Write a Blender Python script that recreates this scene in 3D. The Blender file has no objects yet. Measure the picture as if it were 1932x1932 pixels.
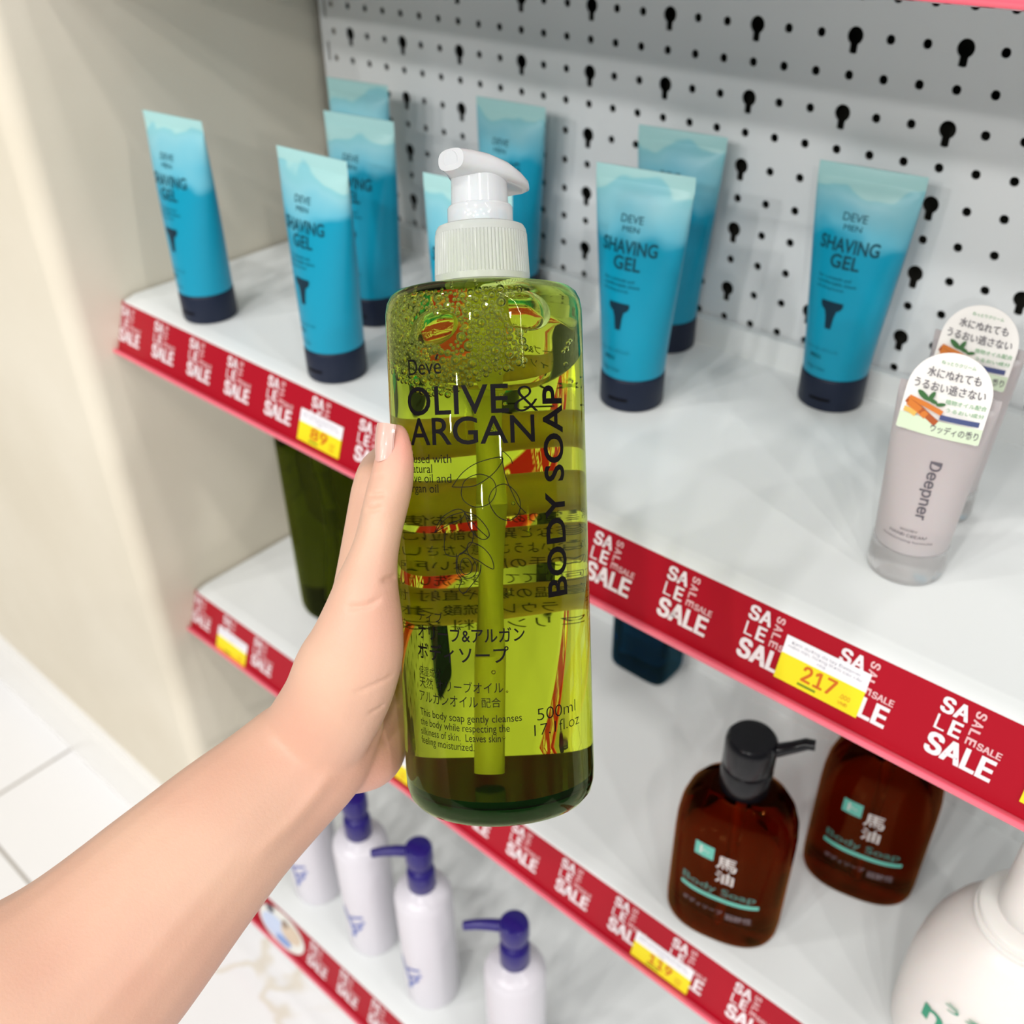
import bpy, bmesh, math, random, os
from math import sin, cos, pi, sqrt, radians as rad
from mathutils import Vector, Matrix, noise as mnoise

random.seed(7)
SC = bpy.context.scene
COL = SC.collection

# ------------------------------------------------------------------ camera
cam_d = bpy.data.cameras.new('camera'); cam = bpy.data.objects.new('camera', cam_d); COL.objects.link(cam)
CAM_P = Vector((0.3112, -0.56713, 1.0205))
CR = Vector((0.75191, 0.65912, -0.013956)); CD = Vector((0.36858, -0.43783, -0.82003)); CF = Vector((-0.54661, 0.61144, -0.57215))
M = Matrix((CR, -CD, -CF)).transposed().to_4x4(); M.translation = CAM_P
cam.matrix_world = M
cam_d.sensor_width = 36; cam_d.lens = 35.08; cam_d.clip_start = 0.02; cam_d.clip_end = 50
cam_d.dof.use_dof = True; cam_d.dof.focus_distance = 0.335; cam_d.dof.aperture_fstop = 11.5
SC.camera = cam

# ------------------------------------------------------------------ world, lamps, exposure
w = bpy.data.worlds.new('World'); SC.world = w; w.use_nodes = True
bg = w.node_tree.nodes['Background']; bg.inputs[0].default_value = (1.0, 0.985, 0.96, 1); bg.inputs[1].default_value = 0.225
SC.view_settings.view_transform = 'Standard'; SC.view_settings.look = 'None'
SC.view_settings.exposure = -0.38; SC.view_settings.gamma = 1.0; SC.view_settings.use_curve_mapping = False
SC.cycles.max_bounces = 14; SC.cycles.transmission_bounces = 14; SC.cycles.glossy_bounces = 5; SC.cycles.diffuse_bounces = 4
SC.cycles.transparent_max_bounces = 16; SC.cycles.sample_clamp_indirect = 6; SC.cycles.use_denoising = True
SC.cycles.caustics_reflective = False; SC.cycles.caustics_refractive = True; SC.cycles.blur_glossy = 0.5

LAMPS = [  # ceiling down-lights of the shop: x, y, z, power
    (-0.9, -1.5, 2.75, 26), (0.35, -1.35, 2.75, 26), (1.5, -1.6, 2.75, 26),
    (-0.3, -2.9, 2.8, 46), (1.2, -2.8, 2.8, 46),
    (-1.2, -4.3, 2.85, 80), (0.5, -4.4, 2.85, 90), (2.6, -4.2, 2.85, 70),
    (-0.2, -5.6, 2.85, 110), (1.9, -5.5, 2.85, 110),
    (3.0, -0.9, 2.75, 60), (3.4, -2.4, 2.8, 70),
]
for (x, y, z, p) in LAMPS:
    ld = bpy.data.lights.new('ceiling_downlight', 'AREA'); ld.shape = 'DISK'; ld.size = 0.13; ld.energy = p*0.39; ld.color = (1.0, 0.975, 0.94)
    lo = bpy.data.objects.new('ceiling_downlight', ld); COL.objects.link(lo); lo.location = (x, y, z)
    d = Vector((0, -0.1, 0.8)) - lo.location
    lo.rotation_euler = d.to_track_quat('-Z', 'Y').to_euler()

ld = bpy.data.lights.new('ceiling_tube_light', 'AREA'); ld.shape = 'RECTANGLE'; ld.size = 3.4; ld.size_y = 0.03; ld.energy = 30; ld.color = (1.0, 0.985, 0.96)
lo = bpy.data.objects.new('ceiling_tube_light', ld); COL.objects.link(lo); lo.location = (2.6, -0.30, 2.75); lo.rotation_euler = (0, 0, 0.06)

# ------------------------------------------------------------------ helpers
class MB:
    def __init__(s): s.v = []; s.f = []; s.m = []
    def add(s, vs, fs, mi=0):
        o = len(s.v); s.v += [tuple(v) for v in vs]; s.f += [tuple(i + o for i in f) for f in fs]; s.m += [mi] * len(fs)
    def box(s, x0, x1, y0, y1, z0, z1, mi=0):
        s.add([(x0,y0,z0),(x1,y0,z0),(x1,y1,z0),(x0,y1,z0),(x0,y0,z1),(x1,y0,z1),(x1,y1,z1),(x0,y1,z1)],
              [(0,3,2,1),(4,5,6,7),(0,1,5,4),(1,2,6,5),(2,3,7,6),(3,0,4,7)], mi)
    def rings(s, rings, closed=True, cap0=True, cap1=True, mi=0):
        n = len(rings[0]); vs = [p for r in rings for p in r]; fs = []
        for i in range(len(rings) - 1):
            for j in range(n if closed else n - 1):
                k = (j + 1) % n
                fs.append((i*n+j, i*n+k, (i+1)*n+k, (i+1)*n+j))
        if cap0: fs.append(tuple(reversed(range(n))))
        if cap1: fs.append(tuple((len(rings)-1)*n + j for j in range(n)))
        s.add(vs, fs, mi)
    def lathe(s, prof, n=48, cap0=True, cap1=True, mi=0, c=(0,0), sx=1.0, sy=1.0):
        s.rings([[(c[0] + r*sx*cos(2*pi*j/n), c[1] + r*sy*sin(2*pi*j/n), z) for j in range(n)] for (r, z) in prof], True, cap0, cap1, mi)
    def tube(s, pts, rads, n=16, mi=0, caps=True):
        pts = [Vector(p) for p in pts]; R = []
        up = Vector((0, 0, 1))
        for i, p in enumerate(pts):
            t = (pts[min(i+1, len(pts)-1)] - pts[max(i-1, 0)]).normalized()
            a = t.cross(up)
            if a.length < 1e-3: a = t.cross(Vector((0, 1, 0)))
            a.normalize(); b = a.cross(t).normalized(); r = rads[i] if isinstance(rads, (list, tuple)) else rads
            ra, rb = r if isinstance(r, tuple) else (r, r)
            R.append([p + a*ra*cos(2*pi*j/n) + b*rb*sin(2*pi*j/n) for j in range(n)])
        s.rings(R, True, caps, caps, mi)

def mesh_of(name, mb, mats, smooth=True, sharp=40):
    me = bpy.data.meshes.new(name); me.from_pydata([tuple(v) for v in mb.v], [], mb.f); me.validate()
    for mt in (mats if isinstance(mats, (list, tuple)) else [mats]): me.materials.append(mt)
    if len(me.polygons) == len(mb.m): me.polygons.foreach_set('material_index', mb.m)
    bm = bmesh.new(); bm.from_mesh(me); bmesh.ops.recalc_face_normals(bm, faces=bm.faces); bm.to_mesh(me); bm.free()
    if smooth:
        me.polygons.foreach_set('use_smooth', [True]*len(me.polygons)); me.set_sharp_from_angle(angle=rad(sharp))
    me.update(); return me
def obj(name, mb, mats, parent=None, smooth=True, sharp=40):
    o = bpy.data.objects.new(name, mesh_of(name, mb, mats, smooth, sharp)); COL.objects.link(o)
    if parent: o.parent = parent
    return o
def tag(o, label, cat, group=None):
    o['label'] = label; o['category'] = cat
    if group: o['group'] = group
    return o
def thing(name, label, cat, loc=(0,0,0), rz=0.0, group=None):
    o = bpy.data.objects.new(name, None); o.empty_display_size = 0.03; COL.objects.link(o)
    o.location = loc; o.rotation_euler = (0, 0, rz); return tag(o, label, cat, group)
def struct(name, mb, mats, **k):
    o = obj(name, mb, mats, **k); o['kind'] = 'structure'; return o
def dup(root, loc, rz, label, group=None):
    r = root.copy(); COL.objects.link(r); r.location = loc; r.rotation_euler = (0, 0, rz); r['label'] = label
    if group: r['group'] = group
    def rec(a, b):
        for ch in list(a.children):
            cc = ch.copy(); COL.objects.link(cc); cc.parent = b; rec(ch, cc)
    rec(root, r); return r

# ------------------------------------------------------------------ materials
def mat(name, color=(0.8,0.8,0.8), rough=0.5, **kw):
    m = bpy.data.materials.new(name); m.use_nodes = True; b = m.node_tree.nodes['Principled BSDF']
    b.inputs['Base Color'].default_value = (*color, 1); b.inputs['Roughness'].default_value = rough
    names = dict(metal='Metallic', trans='Transmission Weight', ior='IOR', sss='Subsurface Weight', coat='Coat Weight', spec='Specular IOR Level', coatr='Coat Roughness')
    for k, v in kw.items():
        if k in names: b.inputs[names[k]].default_value = v
    return m
def nodes(m): return m.node_tree.nodes, m.node_tree.links, m.node_tree.nodes['Principled BSDF']
def tint_noise(m, c1, c2, scale=8, detail=3, lo=0.4, hi=0.6, bump=0.0, bscale=200, coord='Object'):
    N, Lk, b = nodes(m)
    tc = N.new('ShaderNodeTexCoord'); nz = N.new('ShaderNodeTexNoise'); nz.inputs['Scale'].default_value = scale; nz.inputs['Detail'].default_value = detail
    rp = N.new('ShaderNodeValToRGB'); rp.color_ramp.elements[0].position = lo; rp.color_ramp.elements[1].position = hi
    rp.color_ramp.elements[0].color = (*c1, 1); rp.color_ramp.elements[1].color = (*c2, 1)
    Lk.new(tc.outputs[coord], nz.inputs['Vector']); Lk.new(nz.outputs['Fac'], rp.inputs['Fac']); Lk.new(rp.outputs['Color'], b.inputs['Base Color'])
    if bump:
        n2 = N.new('ShaderNodeTexNoise'); n2.inputs['Scale'].default_value = bscale; n2.inputs['Detail'].default_value = 2
        bp = N.new('ShaderNodeBump'); bp.inputs['Strength'].default_value = bump; bp.inputs['Distance'].default_value = 0.001
        Lk.new(tc.outputs[coord], n2.inputs['Vector']); Lk.new(n2.outputs['Fac'], bp.inputs['Height']); Lk.new(bp.outputs['Normal'], b.inputs['Normal'])
    return m

M_shelf = mat('shelf_white', (0.73, 0.755, 0.755), 0.28)
M_panel = mat('pegboard_white', (0.70, 0.72, 0.73), 0.45)
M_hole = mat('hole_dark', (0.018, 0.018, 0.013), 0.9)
M_wall = tint_noise(mat('plaster_beige', rough=0.75), (0.66, 0.605, 0.49), (0.73, 0.68, 0.57), 4, 4, 0.35, 0.7, 0.12, 60)
M_base = mat('baseboard_white', (0.82, 0.81, 0.78), 0.2)
M_red = mat('strip_red', (0.36, 0.0015, 0.013), 0.4, spec=0.2, coat=0.15, coatr=0.1)
M_lip = mat('clear_lip', (0.80, 0.13, 0.19), 0.2, coat=0.6)
M_white_ink = mat('white_ink', (0.80, 0.72, 0.75), 0.4)
M_pink_ink = mat('pink_ink', (0.72, 0.42, 0.44), 0.4)
M_paper = mat('tag_paper', (0.83, 0.82, 0.86), 0.45)
M_yellow = mat('tag_yellow', (0.80, 0.67, 0.004), 0.45)
M_orange = mat('tag_orange', (0.60, 0.12, 0.002), 0.45)
M_grey_ink = mat('grey_ink', (0.30, 0.30, 0.36), 0.5)
M_green_ink = mat('green_ink', (0.14, 0.20, 0.004), 0.5)
M_black = mat('black_ink', (0.004, 0.003, 0.004), 0.55, spec=0.08)
M_navy_cap = mat('navy_cap', (0.010, 0.016, 0.036), 0.4, spec=0.25)
M_tube_ink = mat('dark_teal_ink', (0.003, 0.055, 0.085), 0.5, spec=0.2)
M_icon = mat('icon_ink', (0.004, 0.025, 0.045), 0.5, spec=0.2)
M_pwhite = mat('bottle_white', (0.68, 0.66, 0.715), 0.25)
M_pblue = mat('pump_blue', (0.011, 0.003, 0.145), 0.3)
M_bluemark = mat('blue_mark', (0.12, 0.16, 0.45), 0.4)
M_blackcap = mat('black_cap', (0.004, 0.004, 0.006), 0.2, spec=0.3)
M_teal = mat('teal_print', (0.10, 0.42, 0.34), 0.4)
M_dteal = mat('dim_teal_print', (0.03, 0.14, 0.11), 0.4)
M_pgrey = mat('pale_print', (0.60, 0.55, 0.53), 0.4)
M_dim = mat('dim_print', (0.16, 0.11, 0.12), 0.4)
M_naibody = mat('bottle_pearl', (0.82, 0.77, 0.74), 0.35, sss=0.15)
M_naiink = mat('green_print', (0.02, 0.30, 0.17), 0.4)
M_cream_ink = mat('slate_ink', (0.10, 0.09, 0.11), 0.5)
M_card = mat('sticker_white', (0.86, 0.84, 0.81), 0.5)
M_cardg = mat('sticker_green', (0.63, 0.74, 0.55), 0.5)
M_leafp = mat('leaf_print', (0.03, 0.13, 0.03), 0.5)
M_woodp = mat('wood_print', (0.62, 0.18, 0.02), 0.5)
M_woodd = mat('wood_print_dark', (0.40, 0.08, 0.01), 0.5)
M_yelp = mat('yellow_print', (0.75, 0.45, 0.10), 0.5)
M_greentext = mat('green_text', (0.18, 0.40, 0.20), 0.5)
M_navyp = mat('navy_print', (0.05, 0.07, 0.20), 0.5)

# skin
M_skin = mat('skin', (0.74, 0.47, 0.35), 0.45, sss=0.12, spec=0.35)
nodes(M_skin)[2].inputs['Subsurface Radius'].default_value = (0.006, 0.0025, 0.0012)
tint_noise(M_skin, (0.62, 0.348, 0.255), (0.69, 0.448, 0.325), 16, 3, 0.3, 0.7, 0.10, 900)
N, Lk, b = nodes(M_skin)
at = N.new('ShaderNodeAttribute'); at.attribute_name = 'flush'; mx = N.new('ShaderNodeMix'); mx.data_type = 'RGBA'; mx.inputs[7].default_value = (0.80, 0.33, 0.27, 1)
lk = [l for l in Lk if l.to_socket == b.inputs['Base Color']][0]; src = lk.from_socket; Lk.remove(lk)
Lk.new(at.outputs['Fac'], mx.inputs[0]); Lk.new(src, mx.inputs[6]); Lk.new(mx.outputs[2], b.inputs['Base Color'])
M_nail = mat('nail', (0.66, 0.40, 0.335), 0.3, coat=0.2, spec=0.5)

# floor: polished pale marble tiles with beige veins and thin joints
M_floor = mat('marble_tile', rough=0.12)
N, Lk, b = nodes(M_floor)
tc = N.new('ShaderNodeTexCoord')
nz = N.new('ShaderNodeTexNoise'); nz.inputs['Scale'].default_value = 2.2; nz.inputs['Detail'].default_value = 5; nz.inputs['Distortion'].default_value = 1.0
rp = N.new('ShaderNodeValToRGB'); e = rp.color_ramp.elements; e[0].position = 0.494; e[0].color = (0.85, 0.85, 0.86, 1); e[1].position = 0.512; e[1].color = (0.85, 0.85, 0.86, 1)
k = rp.color_ramp.elements.new(0.502); k.color = (0.72, 0.66, 0.55, 1)
br = N.new('ShaderNodeTexBrick'); br.offset = 0; br.inputs['Scale'].default_value = 1; br.inputs['Brick Width'].default_value = 0.6; br.inputs['Row Height'].default_value = 0.6
br.inputs['Mortar Size'].default_value = 0.0022; br.inputs['Color1'].default_value = (1,1,1,1); br.inputs['Color2'].default_value = (1,1,1,1); br.inputs['Mortar'].default_value = (0.45,0.42,0.38,1)
mp = N.new('ShaderNodeMapping'); mp.inputs['Location'].default_value = (0.15, 0.415, 0)
mx = N.new('ShaderNodeMix'); mx.data_type = 'RGBA'; mx.blend_type = 'MULTIPLY'; mx.inputs[0].default_value = 1
Lk.new(tc.outputs['Object'], nz.inputs['Vector']); Lk.new(nz.outputs['Fac'], rp.inputs['Fac'])
Lk.new(tc.outputs['Object'], mp.inputs['Vector']); Lk.new(mp.outputs['Vector'], br.inputs['Vector'])
Lk.new(rp.outputs['Color'], mx.inputs[6]); Lk.new(br.outputs['Color'], mx.inputs[7]); Lk.new(mx.outputs[2], b.inputs['Base Color'])

def glass(name, tint, ior, vol=None, dens=0.0, rough=0.0):
    m = bpy.data.materials.new(name); m.use_nodes = True; N = m.node_tree.nodes; N.clear(); Lk = m.node_tree.links
    out = N.new('ShaderNodeOutputMaterial'); g = N.new('ShaderNodeBsdfGlass'); g.inputs['Color'].default_value = (*tint, 1); g.inputs['IOR'].default_value = ior; g.inputs['Roughness'].default_value = rough
    Lk.new(g.outputs[0], out.inputs['Surface'])
    if vol:
        a = N.new('ShaderNodeVolumeAbsorption'); a.inputs['Color'].default_value = (*vol, 1); a.inputs['Density'].default_value = dens
        Lk.new(a.outputs[0], out.inputs['Volume'])
    return m
M_soap = glass('soap_bottle_plastic', (0.86, 0.955, 0.57), 1.36, (0.90, 0.89, 0.05), 37)
M_bubble = glass('air_bubble', (1, 1, 1), 1/1.36)
M_soapshade = glass('soap_bottle_shade_tint', (0.38, 0.42, 0.13), 1.36, (0.80, 0.82, 0.2), 70)  # same soap plastic; the shelf's shade is put into tint and density
M_amber = glass('amber_plastic', (0.56, 0.22, 0.07), 1.33, (0.76, 0.30, 0.08), 38)
M_bluegl = glass('blue_glass', (0.16, 0.42, 0.55), 1.4, (0.05, 0.40, 0.60), 40)
M_straw = mat('dip_tube_plastic', (0.88, 0.88, 0.30), 0.4, sss=0.0, trans=0.4)
M_pumpclear = mat('pump_frosted', (0.90, 0.91, 0.93), 0.15, sss=0.1, trans=0.40, ior=1.35)
M_collar = mat('collar_frosted', (0.95, 0.985, 0.95), 0.2, trans=0.6, ior=1.2)
M_cream = mat('hand_cream_tube', (0.64, 0.58, 0.585), 0.3, sss=0.1, trans=0.35)
M_clearcap = mat('clear_cap', (0.85, 0.84, 0.84), 0.12, trans=0.7)

# blue gel tubes: gel level over a paler, emptier top
M_gel = mat('gel_tube', rough=0.34, trans=0.05, spec=0.3)
N, Lk, b = nodes(M_gel)
tc = N.new('ShaderNodeTexCoord'); sp = N.new('ShaderNodeSeparateXYZ'); oi = N.new('ShaderNodeObjectInfo')
vm = N.new('ShaderNodeVectorMath'); vm.operation = 'ADD'; cmb = N.new('ShaderNodeCombineXYZ'); ml = N.new('ShaderNodeMath'); ml.operation = 'MULTIPLY'; ml.inputs[1].default_value = 5.0
nz = N.new('ShaderNodeTexNoise'); nz.inputs['Scale'].default_value = 26; nz.inputs['Detail'].default_value = 2
ma = N.new('ShaderNodeMath'); ma.operation = 'MULTIPLY_ADD'; ma.inputs[1].default_value = 0.045
rp = N.new('ShaderNodeValToRGB'); e = rp.color_ramp.elements
e[0].position = 0.0; e[0].color = (0.001, 0.29, 0.45, 1); e[1].position = 1.0; e[1].color = (0.36, 0.62, 0.62, 1)
for p_, c_ in ((0.755, (0.001, 0.29, 0.45, 1)), (0.80, (0.12, 0.46, 0.60, 1)), (0.90, (0.24, 0.54, 0.62, 1)), (0.935, (0.22, 0.52, 0.58, 1)), (0.945, (0.36, 0.62, 0.62, 1))):
    q = e.new(p_); q.color = c_
mr = N.new('ShaderNodeMapRange'); mr.inputs[1].default_value = 0.0; mr.inputs[2].default_value = 0.1635
Lk.new(oi.outputs['Random'], ml.inputs[0]); Lk.new(ml.outputs[0], cmb.inputs[0]); Lk.new(tc.outputs['Object'], vm.inputs[0]); Lk.new(cmb.outputs[0], vm.inputs[1])
Lk.new(vm.outputs[0], nz.inputs['Vector']); Lk.new(tc.outputs['Object'], sp.inputs[0])
Lk.new(nz.outputs['Fac'], ma.inputs[0]); Lk.new(sp.outputs['Z'], ma.inputs[2]); Lk.new(ma.outputs[0], mr.inputs[0]); Lk.new(mr.outputs[0], rp.inputs['Fac']); Lk.new(rp.outputs['Color'], b.inputs['Base Color'])

# ------------------------------------------------------------------ lettering
_fc = bpy.data.curves.new('lettering', 'FONT'); _fo = bpy.data.objects.new('lettering', _fc); COL.objects.link(_fo)
_sp = os.path.join(bpy.utils.system_resource('DATAFILES') or '', 'fonts', 'Inter.woff2')   # Blender's own bundled face
_sans = None
if os.path.exists(_sp):
    try: _sans = bpy.data.fonts.load(_sp)
    except Exception: _sans = None
_default = _fc.font
FACE = {'sans': False}
def _geo(s, bold=0.0):
    _fc.font = _sans if (FACE['sans'] and _sans) else _default
    _fc.body = s; _fc.size = 1; _fc.offset = bold; _fc.resolution_u = 4; _fc.space_character = 1.0 + bold
    bpy.context.view_layer.update(); dg = bpy.context.evaluated_depsgraph_get(); e = _fo.evaluated_get(dg); m = e.to_mesh()
    V = [(v.co.x, v.co.y) for v in m.vertices]; F = [tuple(p.vertices) for p in m.polygons]; e.to_mesh_clear()
    return V, F
if _sans:
    FACE['sans'] = True; CAPH_SANS = max(v[1] for v in _geo('H')[0]); FACE['sans'] = False
def cut_x(V, F, step):
    bm = bmesh.new(); vs = [bm.verts.new((x, y, 0)) for x, y in V]
    for f in F:
        try: bm.faces.new([vs[i] for i in f])
        except ValueError: pass
    bmesh.ops.remove_doubles(bm, verts=bm.verts, dist=1e-7)
    xs = [v.co.x for v in bm.verts]; x = min(xs) + step; hi = max(xs)
    while x < hi:
        bmesh.ops.bisect_plane(bm, geom=bm.verts[:] + bm.edges[:] + bm.faces[:], plane_co=(x, 0, 0), plane_no=(1, 0, 0)); x += step
    bm.verts.index_update(); out = [(v.co.x, v.co.y) for v in bm.verts], [tuple(v.index for v in f.verts) for f in bm.faces]; bm.free(); return out
def letter(mb, s, fn, x, y, cap, width=None, bold=0.0, mi=0, cut=0.0, rot=0, align='L', own=False):
    """lettering of cap height `cap` whose baseline starts at (x, y) on a flat label, carried onto a surface by fn(x, y)"""
    heavy = bold if (FACE['sans'] and _sans) else 0.0
    V, F = _geo(s, 0.0 if heavy else bold)
    if not V: return
    n1 = len(V)
    if heavy:   # heavier strokes: the same letter laid a hair to each side
        n0 = len(V); V0, F0 = V, F; V, F = [], []
        for (ax_, ay_) in ((0, 0), (heavy, heavy*0.6), (-heavy, heavy*0.6), (heavy, -heavy*0.6), (-heavy, -heavy*0.6)):
            F += [tuple(i + len(V) for i in f) for f in F0]; V += [(a + ax_, b_ + ay_) for a, b_ in V0]
    x0 = min(p[0] for p in V); x1 = max(p[0] for p in V); y0 = min(p[1] for p in V); y1 = max(p[1] for p in V)
    h = (y1 - y0) if own else (CAPH_SANS if FACE['sans'] and _sans else 0.685); base = y0 if own else 0.0
    sy = cap / h; sx = (width / (x1 - x0)) if width else sy
    off = {'L': 0, 'C': -(x1 - x0)*sx/2, 'R': -(x1 - x0)*sx}[align]
    V = [((p[0] - x0)*sx + off, (p[1] - base)*sy) for p in V]
    if rot: V = [(p[0]*cos(rot) - p[1]*sin(rot), p[0]*sin(rot) + p[1]*cos(rot)) for p in V]
    V = [(p[0] + x, p[1] + y) for p in V]
    if cut and not heavy: V, F = cut_x(V, F, cut)
    Q = []
    for i, p_ in enumerate(V):
        a = Vector(fn(*p_)); k_ = i//n1 if heavy else 0
        if k_:   # every extra layer of ink lies a hair above the one before
            a += (Vector(fn(p_[0] + 1e-4, p_[1])) - a).cross(Vector(fn(p_[0], p_[1] + 1e-4)) - a).normalized()*k_*2.5e-5
        Q.append(tuple(a))
    mb.add(Q, F, mi)
def ribbon(mb, pts, wd, fn, mi=0, closed=False):
    P = [Vector(p) for p in pts]; n = len(P); A = []
    for i in range(n):
        t = (P[(i+1) % n] - P[i-1]) if closed else (P[min(i+1, n-1)] - P[max(i-1, 0)])
        t = t.normalized() if t.length > 1e-9 else Vector((1, 0)); nn = Vector((-t.y, t.x))*wd/2
        A += [P[i] + nn, P[i] - nn]
    fs = [(2*i, 2*i+1, 2*((i+1) % n)+1, 2*((i+1) % n)) for i in range(n if closed else n-1)]
    mb.add([fn(p.x, p.y) for p in A], fs, mi)
def smooth_pts(P, n=8, closed=False):
    out = []; m = len(P)
    for i in range(m if closed else m-1):
        g = (lambda k: P[k % m]) if closed else (lambda k: P[max(0, min(m-1, k))])
        a, b_, c_, d_ = g(i-1), g(i), g(i+1), g(i+2)
        for j in range(n):
            t = j/n
            out.append(tuple(0.5*((2*b_[q]) + (-a[q]+c_[q])*t + (2*a[q]-5*b_[q]+4*c_[q]-d_[q])*t*t + (-a[q]+3*b_[q]-3*c_[q]+d_[q])*t**3) for q in range(len(b_))))
    if not closed: out.append(tuple(P[-1]))
    return out
def fill(mb, poly, fn, mi=0, cut=0.0):
    bm = bmesh.new(); vs = [bm.verts.new((p[0], p[1], 0)) for p in poly]; f = bm.faces.new(vs)
    bmesh.ops.triangulate(bm, faces=[f]); bm.verts.index_update()
    V = [(v.co.x, v.co.y) for v in bm.verts]; F = [tuple(v.index for v in f.verts) for f in bm.faces]; bm.free()
    if cut: V, F = cut_x(V, F, cut)
    mb.add([fn(*v) for v in V], F, mi)
def rect(mb, x0, x1, y0, y1, fn, mi=0, nx=1):
    vs = []; 
    for i in range(nx+1):
        x = x0 + (x1-x0)*i/nx; vs += [fn(x, y0), fn(x, y1)]
    mb.add(vs, [(2*i, 2*i+2, 2*i+3, 2*i+1) for i in range(nx)], mi)

# ------------------------------------------------------------------ the setting
Z1, Z2, Z0, Z4 = 0.7184, 0.4272, 0.1392, 1.0150      # tops of the shelves
WX, CY = -0.4024, -0.267                             # side face and front face of the plastered column
XE = 0.62
mb = MB(); mb.box(-4.5, 3.0, -4.0, 0.06, -0.05, 0.0); struct('floor', mb, M_floor, smooth=False)
mb = MB()
prof = [(WX, 0.03)]
for i in range(13):
    a = i/12*pi/2; prof.append((WX - 0.018 + 0.018*cos(a), CY + 0.018 - 0.018*sin(a)))
prof += [(-4.5, CY), (-4.5, 0.03)]
mb.rings([[(x, y, 0.0) for x, y in prof], [(x, y, 2.6) for x, y in prof]])
struct('wall_left', mb, M_wall, sharp=30)
mb = MB()
sec = [(0, 0), (0, 0.100), (0.0015, 0.1035), (0.006, 0.1075), (0.009, 0.108), (0.009, 0)]
sec = [(CY, 0.0), (CY - 0.010, 0.0), (CY - 0.010, 0.094), (CY - 0.0085, 0.098), (CY - 0.0055, 0.0995), (CY - 0.0055, 0.108), (CY - 0.003, 0.112), (CY, 0.112)]
mb.rings([[(-4.5, y, z) for y, z in sec], [(WX - 0.018, y, z) for y, z in sec]])
struct('baseboard_left', mb, M_base, sharp=50)

# perforated steel back of the gondola, holes cut right through
P = 0.02
def cell(mb, x0, x1, z0, z1, c, loop):
    n = len(loop); out = []
    for (a, r) in loop:
        dx, dz = cos(a), sin(a); t = 1e9
        if dx > 1e-9: t = min(t, (x1 - c[0])/dx)
        if dx < -1e-9: t = min(t, (x0 - c[0])/dx)
        if dz > 1e-9: t = min(t, (z1 - c[1])/dz)
        if dz < -1e-9: t = min(t, (z0 - c[1])/dz)
        out.append((c[0] + dx*t, c[1] + dz*t))
    inn = [(c[0] + r*cos(a), c[1] + r*sin(a)) for a, r in loop]
    vs = [(x, 0, z) for x, z in out] + [(x, 0, z) for x, z in inn] + [(x, 0.0014, z) for x, z in inn]
    fs = [(i, (i+1) % n, n + (i+1) % n, n + i) for i in range(n)] + [(n + i, n + (i+1) % n, 2*n + (i+1) % n, 2*n + i) for i in range(n)]
    mb.add(vs, fs)
def corners(x0, x1, z0, z1, c): return [math.atan2(z - c[1], x - c[0]) % (2*pi) for x, z in ((x0, z0), (x1, z0), (x1, z1), (x0, z1))]
def loop_round(r, n, extra): return [(a, r) for a in sorted(set([2*pi*i/n for i in range(n)] + extra))]
def loop_key(extra):
    R_, hw, bot = 0.0047, 0.0023, 0.0092
    a0 = math.asin(hw/R_)
    A = [2*pi*i/24 for i in range(24)] + [1.5*pi - a0, 1.5*pi + a0, 1.5*pi - math.atan2(hw, bot-0.001), 1.5*pi + math.atan2(hw, bot-0.001), 1.5*pi] + extra
    out = []
    for a in sorted(set(A)):
        d = abs(a - 1.5*pi)
        if d < a0 + 1e-6:
            r = min(hw/max(sin(d), 1e-6), bot/max(cos(d), 1e-6)); 
            if d < 1e-4: r = bot
            r = max(r, R_)
        else: r = R_
        out.append((a, r))
    return out
def loop_slot(hw, hh, extra):
    A = []
    for t in range(9): A.append(math.atan2(hh - hw + hw*sin(pi*t/8), hw*cos(pi*t/8)))
    A = [a % (2*pi) for a in A] + [(-a) % (2*pi) for a in A] + extra; out = []
    for a in sorted(set(round(q, 6) for q in A)):
        dx, dz = abs(cos(a)), abs(sin(a))
        r = hw/dx if dx > 1e-9 else 1e9
        if r*dz > hh - hw:
            k = hh - hw; bq = k*dz; r = bq + sqrt(max(bq*bq - (k*k - hw*hw), 0))
        out.append((a, r))
    return out
peg = thing('pegboard_panel', 'white perforated steel back panel with rows of keyhole slots behind the shelves', 'back panel')
mb = MB(); zr = 0.92
ZLO, ZHI = 0.30, 1.10
for r_ in range(-31, 9):
    z = zr + r_*P
    if z - P/2 < ZLO or z + P/2 > ZHI: continue
    for c_ in range(-19, 26):
        x = c_*P; x0 = x - P/2 if c_ > -19 else -0.3845; x1 = x + P/2; ex = corners(x0, x1, z - P/2, z + P/2, (x, z))
        lp = loop_key(ex) if (r_ % 2 == 0 and c_ % 3 == 0) else loop_round(0.0026, 12, ex)
        cell(mb, x0, x1, z - P/2, z + P/2, (x, z), lp)
mb.box(-0.3845, XE, 0.0, 0.0014, 0.02, ZLO + 0.01 - 0.01)
mb.box(25.5*P, XE, 0.0, 0.0014, ZLO, 1.10)
mb.box(-0.3845, XE, 0.0, 0.0014, 1.09, 1.35)
obj('perforated_sheet', mb, M_panel, peg, sharp=30)
mb = MB()
z = 0.30 + 0.0045
while z < 1.09:
    ex = corners(-0.3955, -0.3845, z, z + 0.032, (-0.3885, z + 0.016)); cell(mb, -0.3955, -0.3845, z, z + 0.032, (-0.3885, z + 0.016), loop_slot(0.0013, 0.0075, ex)); z += 0.032
mb.box(-0.3955, -0.3845, 0.0, 0.0014, 0.02, 0.3045); mb.box(-0.3955, -0.3845, 0.0, 0.0014, z, 1.35)
obj('slotted_upright', mb, M_panel, peg, sharp=30)
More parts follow.
